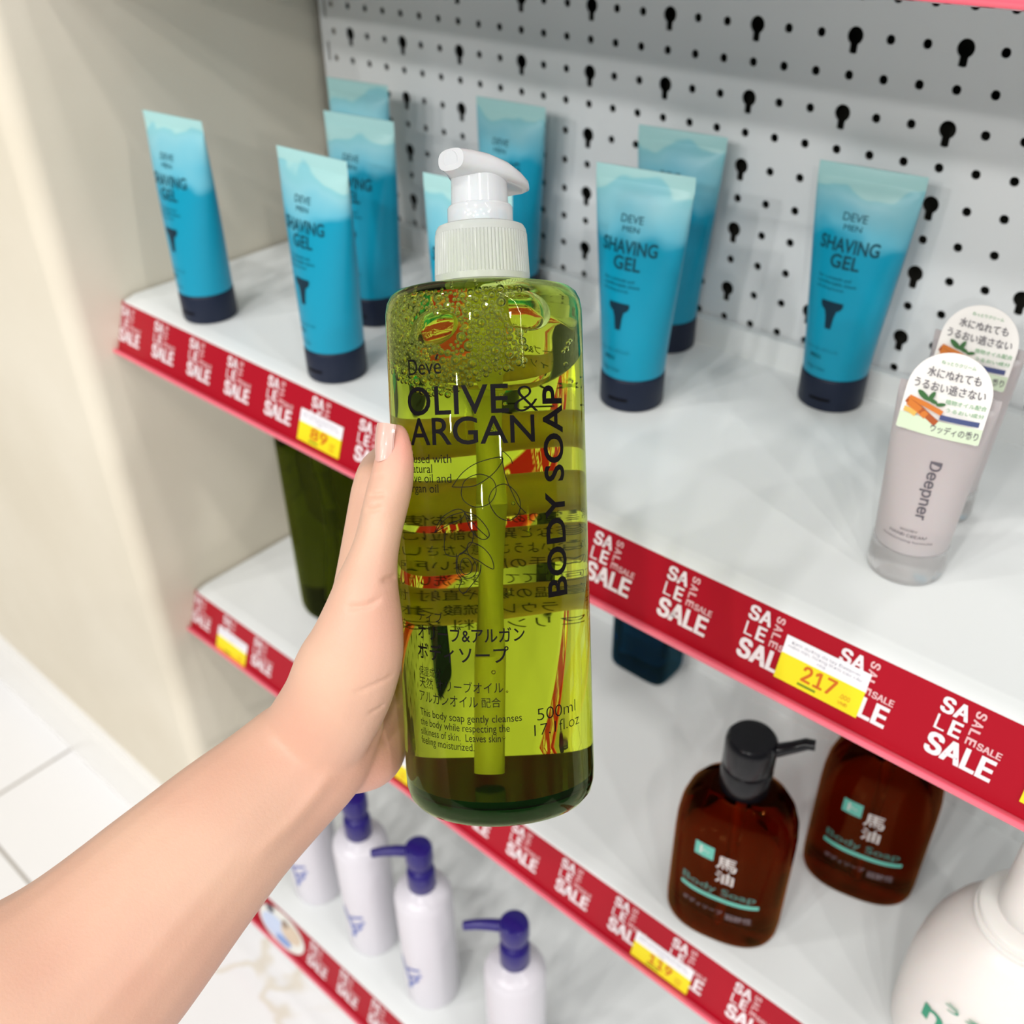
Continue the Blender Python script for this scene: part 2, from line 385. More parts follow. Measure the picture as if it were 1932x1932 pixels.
mb = MB(); mb.box(-0.3960, XE, 0.016, 0.02, 0.02, 1.35); obj('backing_sheet', mb, M_hole, peg, smooth=False)

# shelves with their sale strips
def strip_fn(yf, z0, lift=0.0002):
    # s along the shelf, t up from the lower edge (slant length 0.0396)
    L_ = sqrt(0.0136**2 + 0.0372**2); uy, uz = 0.0136/L_, 0.0372/L_
    ny, nz_ = -uz, uy
    return lambda s, t: (s, yf - 0.0136 + uy*t + ny*lift, z0 - 0.003 - 0.0372 + uz*t + nz_*lift)
SL = sqrt(0.0136**2 + 0.0372**2)
def sale(mb, fn, s, k=1.0):
    # block: SA / LE / SALE with a small column and a small row of SALE
    FACE['sans'] = True
    letter(mb, 'S', fn, s + 0.0002, 0.0292, 0.0068, 0.0056, 0.028, 1); letter(mb, 'A', fn, s + 0.0060, 0.0292, 0.0068, 0.0062, 0.028, 1)
    letter(mb, 'L', fn, s + 0.0006, 0.0206, 0.0068, 0.0044, 0.0, 1); letter(mb, 'E', fn, s + 0.0067, 0.0206, 0.0068, 0.0048, 0.028, 1)
    letter(mb, 'SALE', fn, s, 0.0092, 0.0093, 0.0285, 0.032, 1)
    for i, ch_ in enumerate('SALE'):
        letter(mb, ch_, fn, s + 0.0142, 0.0362 - i*0.0042, 0.0040, 0.0033, 0.025, 2, rot=-pi/2)
    letter(mb, 'SALE', fn, s + 0.0190, 0.0202, 0.0030, 0.0100, 0.025, 2); FACE['sans'] = False
def shelf(label, z0, yf, starts, x0=-0.4024, kick=False):
    t = thing('display_shelf', label, 'shelf', (0, 0, z0), group='white shelves of the display rack')
    pr = [(-0.0015, 0.020), (-0.0085, 0.020), (-0.0085, 0.001), (-0.010, 0.0), (yf + 0.0095, 0.0), (yf + 0.008, -0.0004), (yf + 0.0055, -0.0012), (yf + 0.001, -0.0022), (yf - 0.0003, -0.003),
          (yf - 0.0003, -0.006), (yf + 0.004, -0.030), (yf + 0.018, -0.030), (yf + 0.018, -0.024), (-0.004, -0.024), (-0.0015, -0.024)]
    mb = MB(); mb.rings([[(x, y, z) for y, z in pr] for x in (x0 + 0.003, XE)])
    obj('shelf_board', mb, M_shelf, t, sharp=50)
    # sale strip in its slanted price channel, slightly hollow
    fn = strip_fn(yf, 0.0, 0.0)
    mb = MB(); n = 8
    front = [fn(0, SL*i/n) for i in range(n+1)]
    ring = [(p[1], p[2]) for p in front] + [(p[1] + 0.0016, p[2] - 0.0003) for p in reversed(front)]
    mb.rings([[(x, y, z) for y, z in ring] for x in (x0, XE)])
    f2 = strip_fn(yf, 0.0, 0.00025)
    for s in starts: sale(mb, f2, s)
    obj('sale_strip', mb, [M_red, M_white_ink, M_pink_ink], t, sharp=30)
    mb = MB(); a = fn(0, 0)
    lipr = [(a[1] - 0.0004, a[2] - 0.0022), (a[1] - 0.0034, a[2] - 0.0014), (a[1] - 0.0042, a[2] + 0.0004), (a[1] - 0.0034, a[2] + 0.0022), (a[1] - 0.0006, a[2] + 0.0018), (a[1] + 0.0014, a[2] - 0.0006)]
    mb.rings([[(x, y, z) for y, z in lipr] for x in (x0, XE)]); obj('channel_lip', mb, M_lip, t, sharp=50)
    if kick:
        mb = MB(); mb.box(x0 + 0.003, XE, yf + 0.014, yf + 0.016, -z0 + 0.001, -0.0302); obj('kick_plate', mb, M_shelf, t, smooth=False)
    return t
YF, YD = -0.220, -0.2856
S1 = [-0.4018 + 0.0463*k for k in range(21)]
S2 = [-0.4018, -0.3555, -0.3092] + [-0.0015 + 0.0463*k for k in range(-5, 13)]
S0 = [-0.2092 + 0.0440*k for k in range(0, 17)] + [-0.345, -0.389]
shelf('white metal shelf with the blue gel tubes standing on it', Z1, YF, S1)
shelf('white metal shelf under the gel tubes, carrying the amber pump bottles', Z2, YF, S2)
shelf('lowest white shelf near the floor, carrying white bottles with blue pumps', Z0, YD, S0, kick=True)
shelf('shelf overhead, only its pink front lip cutting the top right corner', Z4, YF, [])

# price tags in the channels
def price_tag(label, z0, yf, s0, s1, t0, t1, num, small=True, lines=True, frac=0.60):
    t = thing('price_tag', label, 'price tag', (s0, yf, z0), group='price tags in the red shelf strips'); wd = s1 - s0
    base = strip_fn(yf, z0, 0.0008); top = strip_fn(yf, z0, 0.00095)
    g = lambda fn: (lambda a, b_: tuple(Vector(fn(s0 + a, t0 + b_)) - t.location))
    hgt = t1 - t0; mb = MB()
    b0 = g(strip_fn(yf, z0, 0.0003)); b1 = g(base)
    for (ya, yb, mi) in ((0, hgt*frac, 1), (hgt*frac, hgt, 0)):
        vs = [b0(0, ya), b0(wd, ya), b0(wd, yb), b0(0, yb), b1(0, ya), b1(wd, ya), b1(wd, yb), b1(0, yb)]
        mb.add(vs, [(0,3,2,1),(4,5,6,7),(0,1,5,4),(1,2,6,5),(2,3,7,6),(3,0,4,7)], mi)
    obj('tag_card', mb, [M_paper, M_yellow], t, smooth=False)
    f = g(top); mb = MB()
    FACE['sans'] = True
    if num: letter(mb, num, f, wd*0.30, hgt*0.20, hgt*0.34, wd*0.40, 0.018, 0)
    if small:
        letter(mb, '.000', f, wd*0.76, hgt*0.24, hgt*0.10, wd*0.12, 0, 0); letter(mb, 'VND', f, wd*0.76, hgt*0.11, hgt*0.07, wd*0.11, 0, 0)
        rect(mb, wd*0.28, wd*0.50, hgt*0.08, hgt*0.13, f, 2)
    if lines:
        letter(mb, 'Kem dưỡng da tay Deepner', f, wd*0.08, hgt*0.86, hgt*0.065, wd*0.82, 0, 1)
        letter(mb, 'mềm mịn, hương thơm cao cấp', f, wd*0.05, hgt*0.76, hgt*0.065, wd*0.88, 0, 1); letter(mb, 'nhẹ', f, wd*0.42, hgt*0.66, hgt*0.06, wd*0.1, 0, 1)
    FACE['sans'] = False
    obj('tag_print', mb, [M_orange, M_grey_ink, M_green_ink], t, smooth=False)
    return t
price_tag('white and yellow price tag reading 217 on the red strip', Z1, YF, 0.1750, 0.2163, 0.0078, 0.0300, '217')
price_tag('price tag reading 89 on the upper red strip, left of the thumb', Z1, YF, -0.1788, -0.1370, 0.0038, 0.0252, '89')
price_tag('price tag at the right picture edge, just its yellow corner showing', Z1, YF, 0.2876, 0.3290, 0.0080, 0.0300, '')
price_tag('small yellow price tag at the left end of the second strip', Z2, YF, -0.3602, -0.3168, 0.0010, 0.0230, '')
price_tag('price tag reading 119 on the strip below the amber bottles', Z2, YF, 0.1130, 0.1572, 0.0030, 0.0225, '119')
price_tag('price tag on the second strip, its yellow peeping out below the hand', Z2, YF, -0.1440, -0.1030, 0.0040, 0.0260, '')

# ------------------------------------------------------------------ blue gel tubes
TR, TH, TW, CAPH = 0.0195, 0.1415, 0.0303, 0.0215
def tube_ab(z, r=TR, h=TH, wd=TW, cap=CAPH, crimp=0.008):
    t = max(0.0, min(1.0, (z - cap)/(h - crimp - cap)))
    s = t*t*(3 - 2*t)
    return r + (wd - r)*(0.75*t + 0.25*s), max(r*sqrt(max(1 - t**1.55, 0)), 0.0011)
def tube_body(mb, r=TR, h=TH, wd=TW, cap=CAPH, n=48, crimp=0.008):
    R = []
    zs = [cap + (h - crimp - cap)*(1 - (1 - i/22)**1.3) for i in range(23)] + [h - crimp + 0.001, h - 0.0004, h]
    for z in zs:
        a, b_ = tube_ab(z, r, h, wd, cap, crimp)
        if z > h - crimp: b_ = 0.0009 if z < h else 0.0006
        R.append([(a*cos(2*pi*j/n), b_*sin(2*pi*j/n), z) for j in range(n)])
    mb.rings(R)
def tube_front(x, z, lift=0.00025, **k):
    a, b_ = tube_ab(z, **k); q = max(1 - (x/a)**2, 0.0)
    return (x, -b_*sqrt(q) - lift, z)
def gel_tube(label, loc, rz, group):
    t = thing('gel_tube', label, 'tube', loc, rz, group)
    mb = MB(); tube_body(mb); obj('tube_body', mb, M_gel, t, sharp=60)
    mb = MB(); mb.lathe([(0.0188, 0.0), (0.0196, 0.0006), (0.0199, 0.002), (0.0199, 0.0195), (0.0196, 0.0205), (0.0186, 0.0213), (0.012, 0.0215)], 48)
    c_ = obj('flip_cap', mb, M_navy_cap, t)
    mb = MB(); rect(mb, -0.0065, 0.0065, 0.0072, 0.0090, lambda x, z: (x, -sqrt(0.0199**2 - x*x) - 0.0002, z), 0, 8); obj('thumb_notch', mb, M_black, c_, smooth=False)
    mb = MB(); f = tube_front; X = -0.0015
    letter(mb, 'DEVE', f, X, 0.1143, 0.0042, 0.0140, 0.0, 0, 0.002, align='C'); letter(mb, 'MEN', f, X, 0.1094, 0.0030, 0.0105, 0.0, 0, 0.002, align='C')
    letter(mb, 'SHAVING', f, X, 0.0975, 0.0072, 0.0345, 0.022, 0, 0.002, align='C'); letter(mb, 'GEL', f, X, 0.0885, 0.0072, 0.0172, 0.022, 0, 0.002, align='C')
    letter(mb, 'for a smooth and', f, X - 0.014, 0.0815, 0.0019, 0.020, 0, 0, 0.003); letter(mb, 'comfortable shave', f, X - 0.014, 0.0785, 0.0019, 0.0235, 0, 0, 0.003)
    letter(mb, 'refreshing formula', f, X - 0.014, 0.0755, 0.0015, 0.017, 0, 0, 0.003)
    obj('title_lettering', mb, M_tube_ink, t, smooth=False); mb = MB()
    letter(mb, 'シェービングジェル', f, X - 0.0135, 0.0385, 0.0022, 0.0205, 0, 0, 0.003, own=True); letter(mb, 'MEN', f, X - 0.0095, 0.0335, 0.0023, 0.007, 0.01, 0, 0.003)
    letter(mb, '150g / 5.3oz', f, X - 0.0110, 0.0265, 0.0018, 0.0125, 0, 0, 0.003)
    obj('small_lettering', mb, M_tube_ink, t, smooth=False)
    mb = MB(); g = lambda x, z: f(x - 0.003, z)
    poly = [(-0.0072, 0.0690), (0.0062, 0.0690), (0.0062, 0.0665), (0.0050, 0.0648), (0.0030, 0.0635), (0.0022, 0.0600), (0.0016, 0.0528), (-0.0020, 0.0528), (-0.0030, 0.0600), (-0.0042, 0.0635), (-0.0062, 0.0648), (-0.0072, 0.0665)]
    fill(mb, poly, g, 0, 0.0015); obj('razor_icon', mb, M_icon, t, smooth=False)
    return t
GT = 'blue shaving gel tubes on the upper shelf'
tubes = [(-0.3199, -0.1948, 0.10, 'blue gel tube at the far left end of the shelf, by the beige wall'),
 (-0.1746, -0.1955, 0.05, 'blue gel tube at the front edge, second from the left, left of the held bottle'),
 (-0.2198, -0.1187, 0.13, 'blue gel tube half hidden right behind the second front tube from the left'),
 (-0.3000, -0.0490, 0.12, 'rearmost left blue gel tube, only its pale top end showing by the back panel corner'),
 (-0.0655, -0.1780, 0.10, 'blue gel tube mostly hidden behind the white pump of the held bottle'),
 (-0.1666, -0.0274, 0.05, 'blue gel tube against the back panel, rising just right of the white pump'),
 (-0.0027, -0.1014, 0.15, 'blue gel tube just right of the held bottle, standing in front of another'),
 (-0.0320, -0.0200, 0.11, 'blue gel tube against the back panel, partly covered by a tube before it'),
 (0.0928, -0.0225, 0.07, 'rightmost blue gel tube, standing alone beside the pale hand creams')]
g0 = None
for (x, y, a, lb) in tubes:
    if g0 is None: g0 = gel_tube(lb, (x, y, Z1 + 0.0002), a, GT)
    else: dup(g0, (x, y, Z1 + 0.0002), a, lb)

# ------------------------------------------------------------------ pale hand cream tubes with a round-topped sticker
KW = dict(r=0.0172, h=0.0955, wd=0.0212, cap=0.0175, crimp=0.005)
def cream_tube(label, loc, rz, group):
    t = thing('hand_cream_tube', label, 'tube', loc, rz, group)
    mb = MB(); tube_body(mb, **KW); obj('tube_body', mb, M_cream, t, sharp=60)
    mb = MB(); mb.lathe([(0.0165, 0), (0.0174, 0.0006), (0.0178, 0.002), (0.0176, 0.016), (0.0172, 0.0172), (0.010, 0.0176)], 48); obj('clear_cap', mb, M_clearcap, t)
    f = lambda x, z: tube_front(x, z, 0.0003, **KW)
    FACE['sans'] = True; mb = MB(); letter(mb, 'Deepner', f, 0.0012, 0.0660, 0.0048, 0.0285, 0.012, 0, 0.0, rot=-pi/2)
    obj('title_lettering', mb, M_cream_ink, t, smooth=False); mb = MB()
    letter(mb, 'WOODY', f, 0.0, 0.0300, 0.0012, 0.008, 0, 0, 0.003, align='C'); letter(mb, 'HAND CREAM', f, 0.0, 0.0272, 0.0015, 0.0165, 0, 0, 0.003, align='C'); letter(mb, 'moisturizing formula', f, 0.0, 0.0245, 0.0010, 0.0220, 0, 0, 0.003, align='C')
    obj('small_lettering', mb, M_cream_ink, t, smooth=False)
    FACE['sans'] = False
    # sticker: stands against the tube front and rises past the crimp
    sw = 0.0175; zb = 0.0765; zt = 0.1130; yb = -0.0095
    def sf(x, z, l=0.0): 
        u = (z - zb)/(zt - zb); return (x, yb + 0.0085*u - l + 0.10*x*x/0.0175, z)
    out = [(-sw, zb), (sw, zb)] + [(sw*cos(pi*i/24)*(1.0), zb + 0.0185 + (zt - zb - 0.0185)*sin(pi*i/24)) for i in range(25)]
    out = [(-sw + 0.001, zb), (sw - 0.001, zb), (sw, zb + 0.001)] + out[2:] + [(-sw, zb + 0.001)]
    mb = MB(); n = len(out)
    vs = [sf(x, z, 0.0003) for x, z in out] + [sf(x, z, -0.0001) for x, z in out]
    mb.add(vs, [tuple(range(n)), tuple(reversed(range(n, 2*n)))] + [(i, n+i, n+(i+1) % n, (i+1) % n) for i in range(n)], 0)
    F = lambda x, z: sf(x, z, 0.00045); F2 = lambda x, z: sf(x, z, 0.0006)
    rect(mb, -sw + 0.0001, sw - 0.0001, zb + 0.0003, zb + 0.0072, F, 1, 6)
    card = obj('round_top_sticker', mb, [M_card, M_cardg], t, smooth=False)
    mb = MB()
    letter(mb, '水にぬれても', F2, 0.0005, zb + 0.0250, 0.0042, 0.0220, 0.012, 0, align='C', own=True); letter(mb, 'うるおい逃さない', F2, 0.0, zb + 0.0192, 0.0042, 0.0295, 0.012, 0, align='C', own=True)
    letter(mb, 'ウッディの香り', F2, 0.0165, zb + 0.0022, 0.0036, 0.0195, 0.01, 0, align='R', own=True)
    letter(mb, 'ねっとりクリーム', F2, 0.001, zb + 0.0312, 0.0016, 0.0140, 0.01, 1, align='C', own=True)
    letter(mb, '植物オイル配合', F2, 0.0165, zb + 0.0152, 0.0021, 0.0165, 0.01, 1, align='R', own=True); letter(mb, 'うるおい成分', F2, 0.0165, zb + 0.0118, 0.0019, 0.0155, 0.01, 1, align='R', own=True)
    rect(mb, -0.0005, 0.0155, zb + 0.0080, zb + 0.0102, F2, 2, 4)
    obj('sticker_lettering', mb, [M_cream_ink, M_greentext, M_navyp], card, smooth=False)
    mb = MB(); rnd = random.Random(3)
    for (x0, z0_, x1, z1_, w_, mi) in ((-0.0158, 0.0130, -0.0012, 0.0060, 0.0028, 1), (-0.0150, 0.0140, 0.0, 0.0108, 0.0022, 0), (-0.0150, 0.0120, -0.006, 0.0080, 0.0030, 0), (-0.016, 0.0088, -0.0105, 0.0076, 0.0022, 2)):
        ribbon(mb, [(x0, zb + z0_), ((x0+x1)/2, zb + (z0_+z1_)/2 + 0.0004), (x1, zb + z1_)], w_, F2, mi)
    for (x, z, a, l_) in ((-0.0095, 0.0165, 2.6, 0.0062), (-0.0060, 0.0168, 1.2, 0.0050), (-0.0050, 0.0150, -0.3, 0.0045), (-0.0015, 0.0143, 0.3, 0.0040)):
        ps = []
        for i in range(12):
            q = 2*pi*i/12; px, pz = l_/2*cos(q), l_*0.2*sin(q); ps.append((x + px*cos(a) - pz*sin(a), zb + z + px*sin(a) + pz*cos(a)))
        fill(mb, ps, F2, 3)
    obj('sandalwood_picture', mb, [M_woodp, M_woodd, M_yelp, M_leafp], card, smooth=False)
    return t
HC = 'pale hand cream tubes at the right of the shelf'
c0 = cream_tube('pale translucent hand cream tube standing in front of its twin, sticker fully visible', (0.1984, -0.1547, Z1 + 0.0002), 0.15, HC)
dup(c0, (0.1900, -0.0970, Z1 + 0.0002), 0.06, 'pale translucent hand cream tube behind the other one, its sticker half covered', HC)

# ------------------------------------------------------------------ amber pump bottles
def superell(a, b_, n=56, e=2.6): 
    out = []
    for j in range(n):
        t = 2*pi*j/n; c_, s_ = cos(t), sin(t); out.append((a*abs(c_)**(2/e)*(1 if c_ >= 0 else -1), b_*abs(s_)**(2/e)*(1 if s_ >= 0 else -1)))
    return out
def section(a, b_, z, dx=0, dy=0, n=56, e=2.6): return [(x + dx, y + dy, z) for x, y in superell(a, b_, n, e)]
def amber_bottle(label, loc, rz, group):
    t = thing('amber_pump_bottle', label, 'pump bottle', loc, rz, group); A, B = 0.0365, 0.0255
    pr = [(0.90, 0.0), (0.965, 0.0012), (0.99, 0.004), (1.0, 0.010), (1.0, 0.072), (0.992, 0.082), (0.96, 0.092), (0.88, 0.101), (0.75, 0.108), (0.60, 0.1125), (0.48, 0.1145)]
    R = []
    pr = [(k_, z*1.075) for k_, z in pr]
    for k_, z in pr:
        s = min(1, max(0, (1 - k_)/0.52)); a, b_ = A*k_, B*(k_ if z < 0.05 else 1 - (1 - k_)*0.62)
        if z >= 0.1205: b_ = min(b_, 0.0172)
        R.append(section(a, max(b_, 0.0), z, e=2.5 - 0.5*s))
    R.append(section(0.0130, 0.0130, 0.1236, e=2)); R.append(section(0.0130, 0.0130, 0.130, e=2))
    mb = MB(); mb.rings(R); obj('bottle_body', mb, M_amber, t, sharp=50)
    mb = MB(); mb.tube([(0, 0, 0.006), (0.001, 0, 0.06), (0, 0, 0.120)], 0.0034, 12); obj('dip_tube', mb, mat_dip, t)
    f = lambda x, z: (x, -B*max(1 - abs(x/A)**2.5, 0)**(1/2.5) - 0.0003, z)
    mb = MB()
    rect(mb, -0.0185, -0.0065, 0.0790, 0.0905, f, 1, 5)
    letter(mb, 'ト', f, -0.0155, 0.0815, 0.0065, 0.0060, 0.02, 0, 0.003, own=True)
    letter(mb, '馬', f, -0.0045, 0.0745, 0.0115, 0.0125, 0.01, 0, 0.003, own=True); letter(mb, '油', f, -0.0040, 0.0615, 0.0110, 0.0115, 0.01, 0, 0.003, own=True)
    obj('kanji_print', mb, [M_pgrey, M_teal], t, smooth=False)
    mb = MB(); letter(mb, 'Body Soap', f, -0.024, 0.0505, 0.0060, 0.046, 0.01, 0, 0.003); obj('script_print', mb, M_dteal, t, smooth=False)
    mb = MB(); rect(mb, -0.0245, 0.0245, 0.0435, 0.0470, f, 0, 16); obj('underline_print', mb, M_teal, t, smooth=False)
    mb = MB(); letter(mb, 'ボディソープ', f, -0.022, 0.0305, 0.0045, 0.026, 0.01, 0, 0.003, own=True); letter(mb, '弱酸性', f, 0.006, 0.0280, 0.0062, 0.016, 0.01, 0, 0.003, own=True)
    obj('small_print', mb, M_dim, t, smooth=False)
    mb = MB(); mb.lathe([(0.0146, 0.1240), (0.0150, 0.1250), (0.0150, 0.1400), (0.0146, 0.1412), (0.0136, 0.1418), (0.0136, 0.1428), (0.0147, 0.1432), (0.0150, 0.1442), (0.0150, 0.1590), (0.0145, 0.1620), (0.0130, 0.1642), (0.010, 0.1650)], 48)
    c_ = obj('pump_collar', mb, M_blackcap, t)
    mb = MB(); mb.tube([(0.006, 0.0, 0.1570), (0.0145, 0.001, 0.1590), (0.0220, 0.002, 0.1640), (0.0290, 0.003, 0.1690), (0.0335, 0.0035, 0.1695)], [0.0042, 0.0040, 0.0036, 0.0034, 0.0031], 14); obj('pump_spout', mb, M_blackcap, t)
    return t
mat_dip = mat('dip_tube_amber', (0.45, 0.22, 0.08), 0.4)
AB = 'amber pump bottles on the second shelf'
a0 = amber_bottle('brown amber pump bottle with its whole black pump visible, near the shelf edge', (0.1520, -0.1880, Z2 + 0.0002), 0.26, AB)
dup(a0, (0.2055, -0.1020, Z2 + 0.0002), 0.24, 'brown amber bottle standing behind, its pump hidden by the red strip above', AB)

# ------------------------------------------------------------------ white lotion bottles with blue pumps
def white_bottle(label, loc, rz, group):
    t = thing('white_pump_bottle', label, 'pump bottle', loc, rz, group); r = 0.0245
    mb = MB(); mb.lathe([(r - 0.003, 0), (r - 0.0008, 0.0008), (r, 0.004), (r, 0.138), (r - 0.0006, 0.142), (r - 0.0022, 0.1462), (r - 0.006, 0.1495), (0.0125, 0.1525), (0.0105, 0.1535), (0.0105, 0.158)], 48); obj('bottle_body', mb, M_pwhite, t)
    mb = MB(); mb.lathe([(0.0112, 0.1532), (0.0118, 0.154), (0.0118, 0.172), (0.0112, 0.1745), (0.0085, 0.1765), (0.0078, 0.178), (0.0078, 0.1845)], 36); obj('pump_collar', mb, M_pblue, t)
    mb = MB(); mb.lathe([(0.0085, 0.1835), (0.0108, 0.1842), (0.0115, 0.187), (0.0115, 0.199), (0.0107, 0.2020), (0.0080, 0.2035)], 36)
    mb.tube([(-0.004, -0.003, 0.1965), (-0.0145, -0.0105, 0.1965), (-0.0235, -0.017, 0.1950), (-0.031, -0.0225, 0.1920)], [(0.0048, 0.0050), (0.0045, 0.0045), (0.0040, 0.0040), (0.0036, 0.0036)], 14); obj('pump_head', mb, M_pblue, t)
    f = lambda x, z: (r*1.008*sin(x/r), -r*1.008*cos(x/r), z)
    mb = MB()
    for ps, w_ in (([(-0.012, 0.066), (-0.008, 0.058), (-0.003, 0.046), (-0.001, 0.034), (-0.004, 0.028)], 0.0040), ([(-0.004, 0.056), (0.003, 0.060), (0.010, 0.063)], 0.0032), ([(-0.001, 0.046), (0.006, 0.051), (0.011, 0.056)], 0.0030), ([(-0.002, 0.036), (0.004, 0.042), (0.008, 0.049)], 0.0028)):
        ribbon(mb, smooth_pts(ps, 5), w_, f)
    obj('brush_mark', mb, M_bluemark, t, smooth=False)
    return t
WB = 'white pump bottles on the lowest shelf'
w0 = white_bottle('white pump bottle nearest the left end, half hidden by the forearm', (-0.2460, -0.2440, Z0 + 0.0002), 0.2, WB)
for x, y, a, lb in ((-0.1640, -0.2440, 0.2, 'white bottle right of the forearm, its blue pump just below the wrist'), (-0.0850, -0.2440, 0.05, 'white bottle with blue pump spout pointing left, below the held green bottle'), (0.0175, -0.2440, -0.02, 'white bottle with blue pump cut by the bottom edge, rightmost of its row')):
    dup(w0, (x, y, Z0 + 0.0002), a, lb)

# ------------------------------------------------------------------ big pearl bottle bottom right
t = thing('pearl_pump_bottle', 'large pearly white rounded pump bottle with green lettering in the bottom right corner', 'pump bottle', (0.3090, -0.1650, Z2 + 0.0002), 0.12)
A, B = 0.0485, 0.0420
mb = MB(); R = []
for k_, z in ((0.86, 0), (0.95, 0.0015), (0.985, 0.005), (1.0, 0.012), (1.005, 0.045), (0.99, 0.062), (0.95, 0.080), (0.88, 0.095), (0.78, 0.108), (0.66, 0.1175), (0.54, 0.1235), (0.42, 0.1265)):
    z *= 0.92; R.append(section(A*k_, B*(0.30 + 0.70*k_) if k_ < 0.95 and z > 0.05 else B*k_, z, e=2.15))
R.append(section(0.0200, 0.0200, 0.1174, e=2)); R.append(section(0.0200, 0.0200, 0.1229, e=2))
mb.rings(R); obj('bottle_body', mb, M_naibody, t, sharp=60)
mb = MB(); mb.lathe([(0.0265, 0.1161), (0.0280, 0.1167), (0.0284, 0.1182), (0.0280, 0.1199), (0.0262, 0.1205), (0.0258, 0.1215), (0.0268, 0.1223), (0.0266, 0.1249), (0.0240, 0.1267), (0.0180, 0.1271)], 48); obj('neck_ring', mb, M_naibody, t)
mb = MB(); mb.lathe([(0.0178, 0.1267), (0.0184, 0.1275), (0.0176, 0.1659), (0.0168, 0.1679), (0.010, 0.1685)], 48); obj('pump_collar', mb, M_naibody, t)
mb = MB(); mb.lathe([(0.0085, 0.1679), (0.0085, 0.1819), (0.0120, 0.1829), (0.0125, 0.1849), (0.0125, 0.1939), (0.011, 0.1959)], 36); mb.tube([(0.006, 0, 0.190), (0.02, 0, 0.191), (0.035, 0, 0.188)], [0.005, 0.0045, 0.004], 12); obj('pump_head', mb, M_naibody, t)
def nf(x, z):
    kk = 1.003 - 0.9*max(0, z - 0.045)**1.0*1.2; bb = B*kk
    return (x, -bb*max(1 - abs(x/(A*kk))**2.15, 0)**(1/2.15) - 0.0004, z)
mb = MB(); letter(mb, 'うるおい', nf, -0.0230, 0.0680, 0.0058, 0.044, 0.012, 0, 0.003, own=True); letter(mb, 'naive', nf, -0.0315, 0.0480, 0.0150, 0.056, 0.02, 0, 0.003); obj('green_lettering', mb, M_naiink, t, smooth=False)

# ------------------------------------------------------------------ dark blue bottle under the upper shelf
t = thing('blue_square_bottle', 'dark blue square bottle standing at the back, right of the held bottle', 'bottle', (-0.0195, -0.0290, Z2 + 0.0002), 0.0)
mb = MB(); R = [section(0.0270*k_, 0.0205*k_, z, e=5) for k_, z in ((0.88, 0), (0.96, 0.0015), (0.99, 0.004), (1, 0.009), (1, 0.120), (0.97, 0.128), (0.85, 0.135), (0.55, 0.140))]
R += [section(0.011, 0.011, 0.141, e=2), section(0.011, 0.011, 0.150, e=2)]; mb.rings(R); obj('bottle_body', mb, M_bluegl, t, sharp=60)
mb = MB(); mb.lathe([(0.0125, 0.142), (0.013, 0.143), (0.013, 0.168), (0.0122, 0.170), (0.008, 0.171)], 36); obj('screw_cap', mb, M_navy_cap, t)

# ------------------------------------------------------------------ round sticker on the lowest strip
t = thing('strip_sticker', 'round picture sticker in pale blue and beige on the lowest red strip', 'sticker', (-0.2500, YD, Z0))
fS = strip_fn(YD, Z0, 0.0007); q = lambda lift: (lambda a, b_: tuple(Vector(strip_fn(YD, Z0, lift)(-0.25 + a, 0.0190 + b_)) - t.location))
mb = MB(); n = 48; o1 = [(0.0350*cos(2*pi*i/n), 0.0180*sin(2*pi*i/n)) for i in range(n)]
f0, f1 = q(0.0003), q(0.0009)
mb.add([f1(*p) for p in o1] + [f0(*p) for p in o1], [tuple(range(n)), tuple(reversed(range(n, 2*n)))] + [(i, n+i, n+(i+1) % n, (i+1) % n) for i in range(n)])
obj('sticker_disc', mb, mat('sticker_pale', (0.72, 0.72, 0.68), 0.4), t, smooth=False)
mb = MB(); f2 = q(0.0011)
def blob(cx, cy, rx, ry, mi, rot=0): fill(mb, [(cx + rx*cos(2*pi*i/20)*cos(rot) - ry*sin(2*pi*i/20)*sin(rot), cy + rx*cos(2*pi*i/20)*sin(rot) + ry*sin(2*pi*i/20)*cos(rot)) for i in range(20)], f2, mi)
blob(-0.010, -0.003, 0.020, 0.011, 0)
f2 = q(0.0013); blob(0.006, -0.010, 0.012, 0.0045, 1, 0.1); blob(0.014, 0.004, 0.015, 0.009, 2)
f2 = q(0.0015); blob(0.004, 0.009, 0.005, 0.004, 3); blob(-0.020, 0.0115, 0.006, 0.0035, 4)
obj('sticker_picture', mb, [mat('sticker_blue', (0.52, 0.60, 0.78), 0.4), mat('sticker_deep_blue', (0.22, 0.33, 0.62), 0.4), mat('sticker_beige', (0.62, 0.50, 0.38), 0.4), mat('sticker_brown', (0.30, 0.22, 0.17), 0.4), mat('sticker_ink', (0.05, 0.05, 0.08), 0.4)], t, smooth=False)

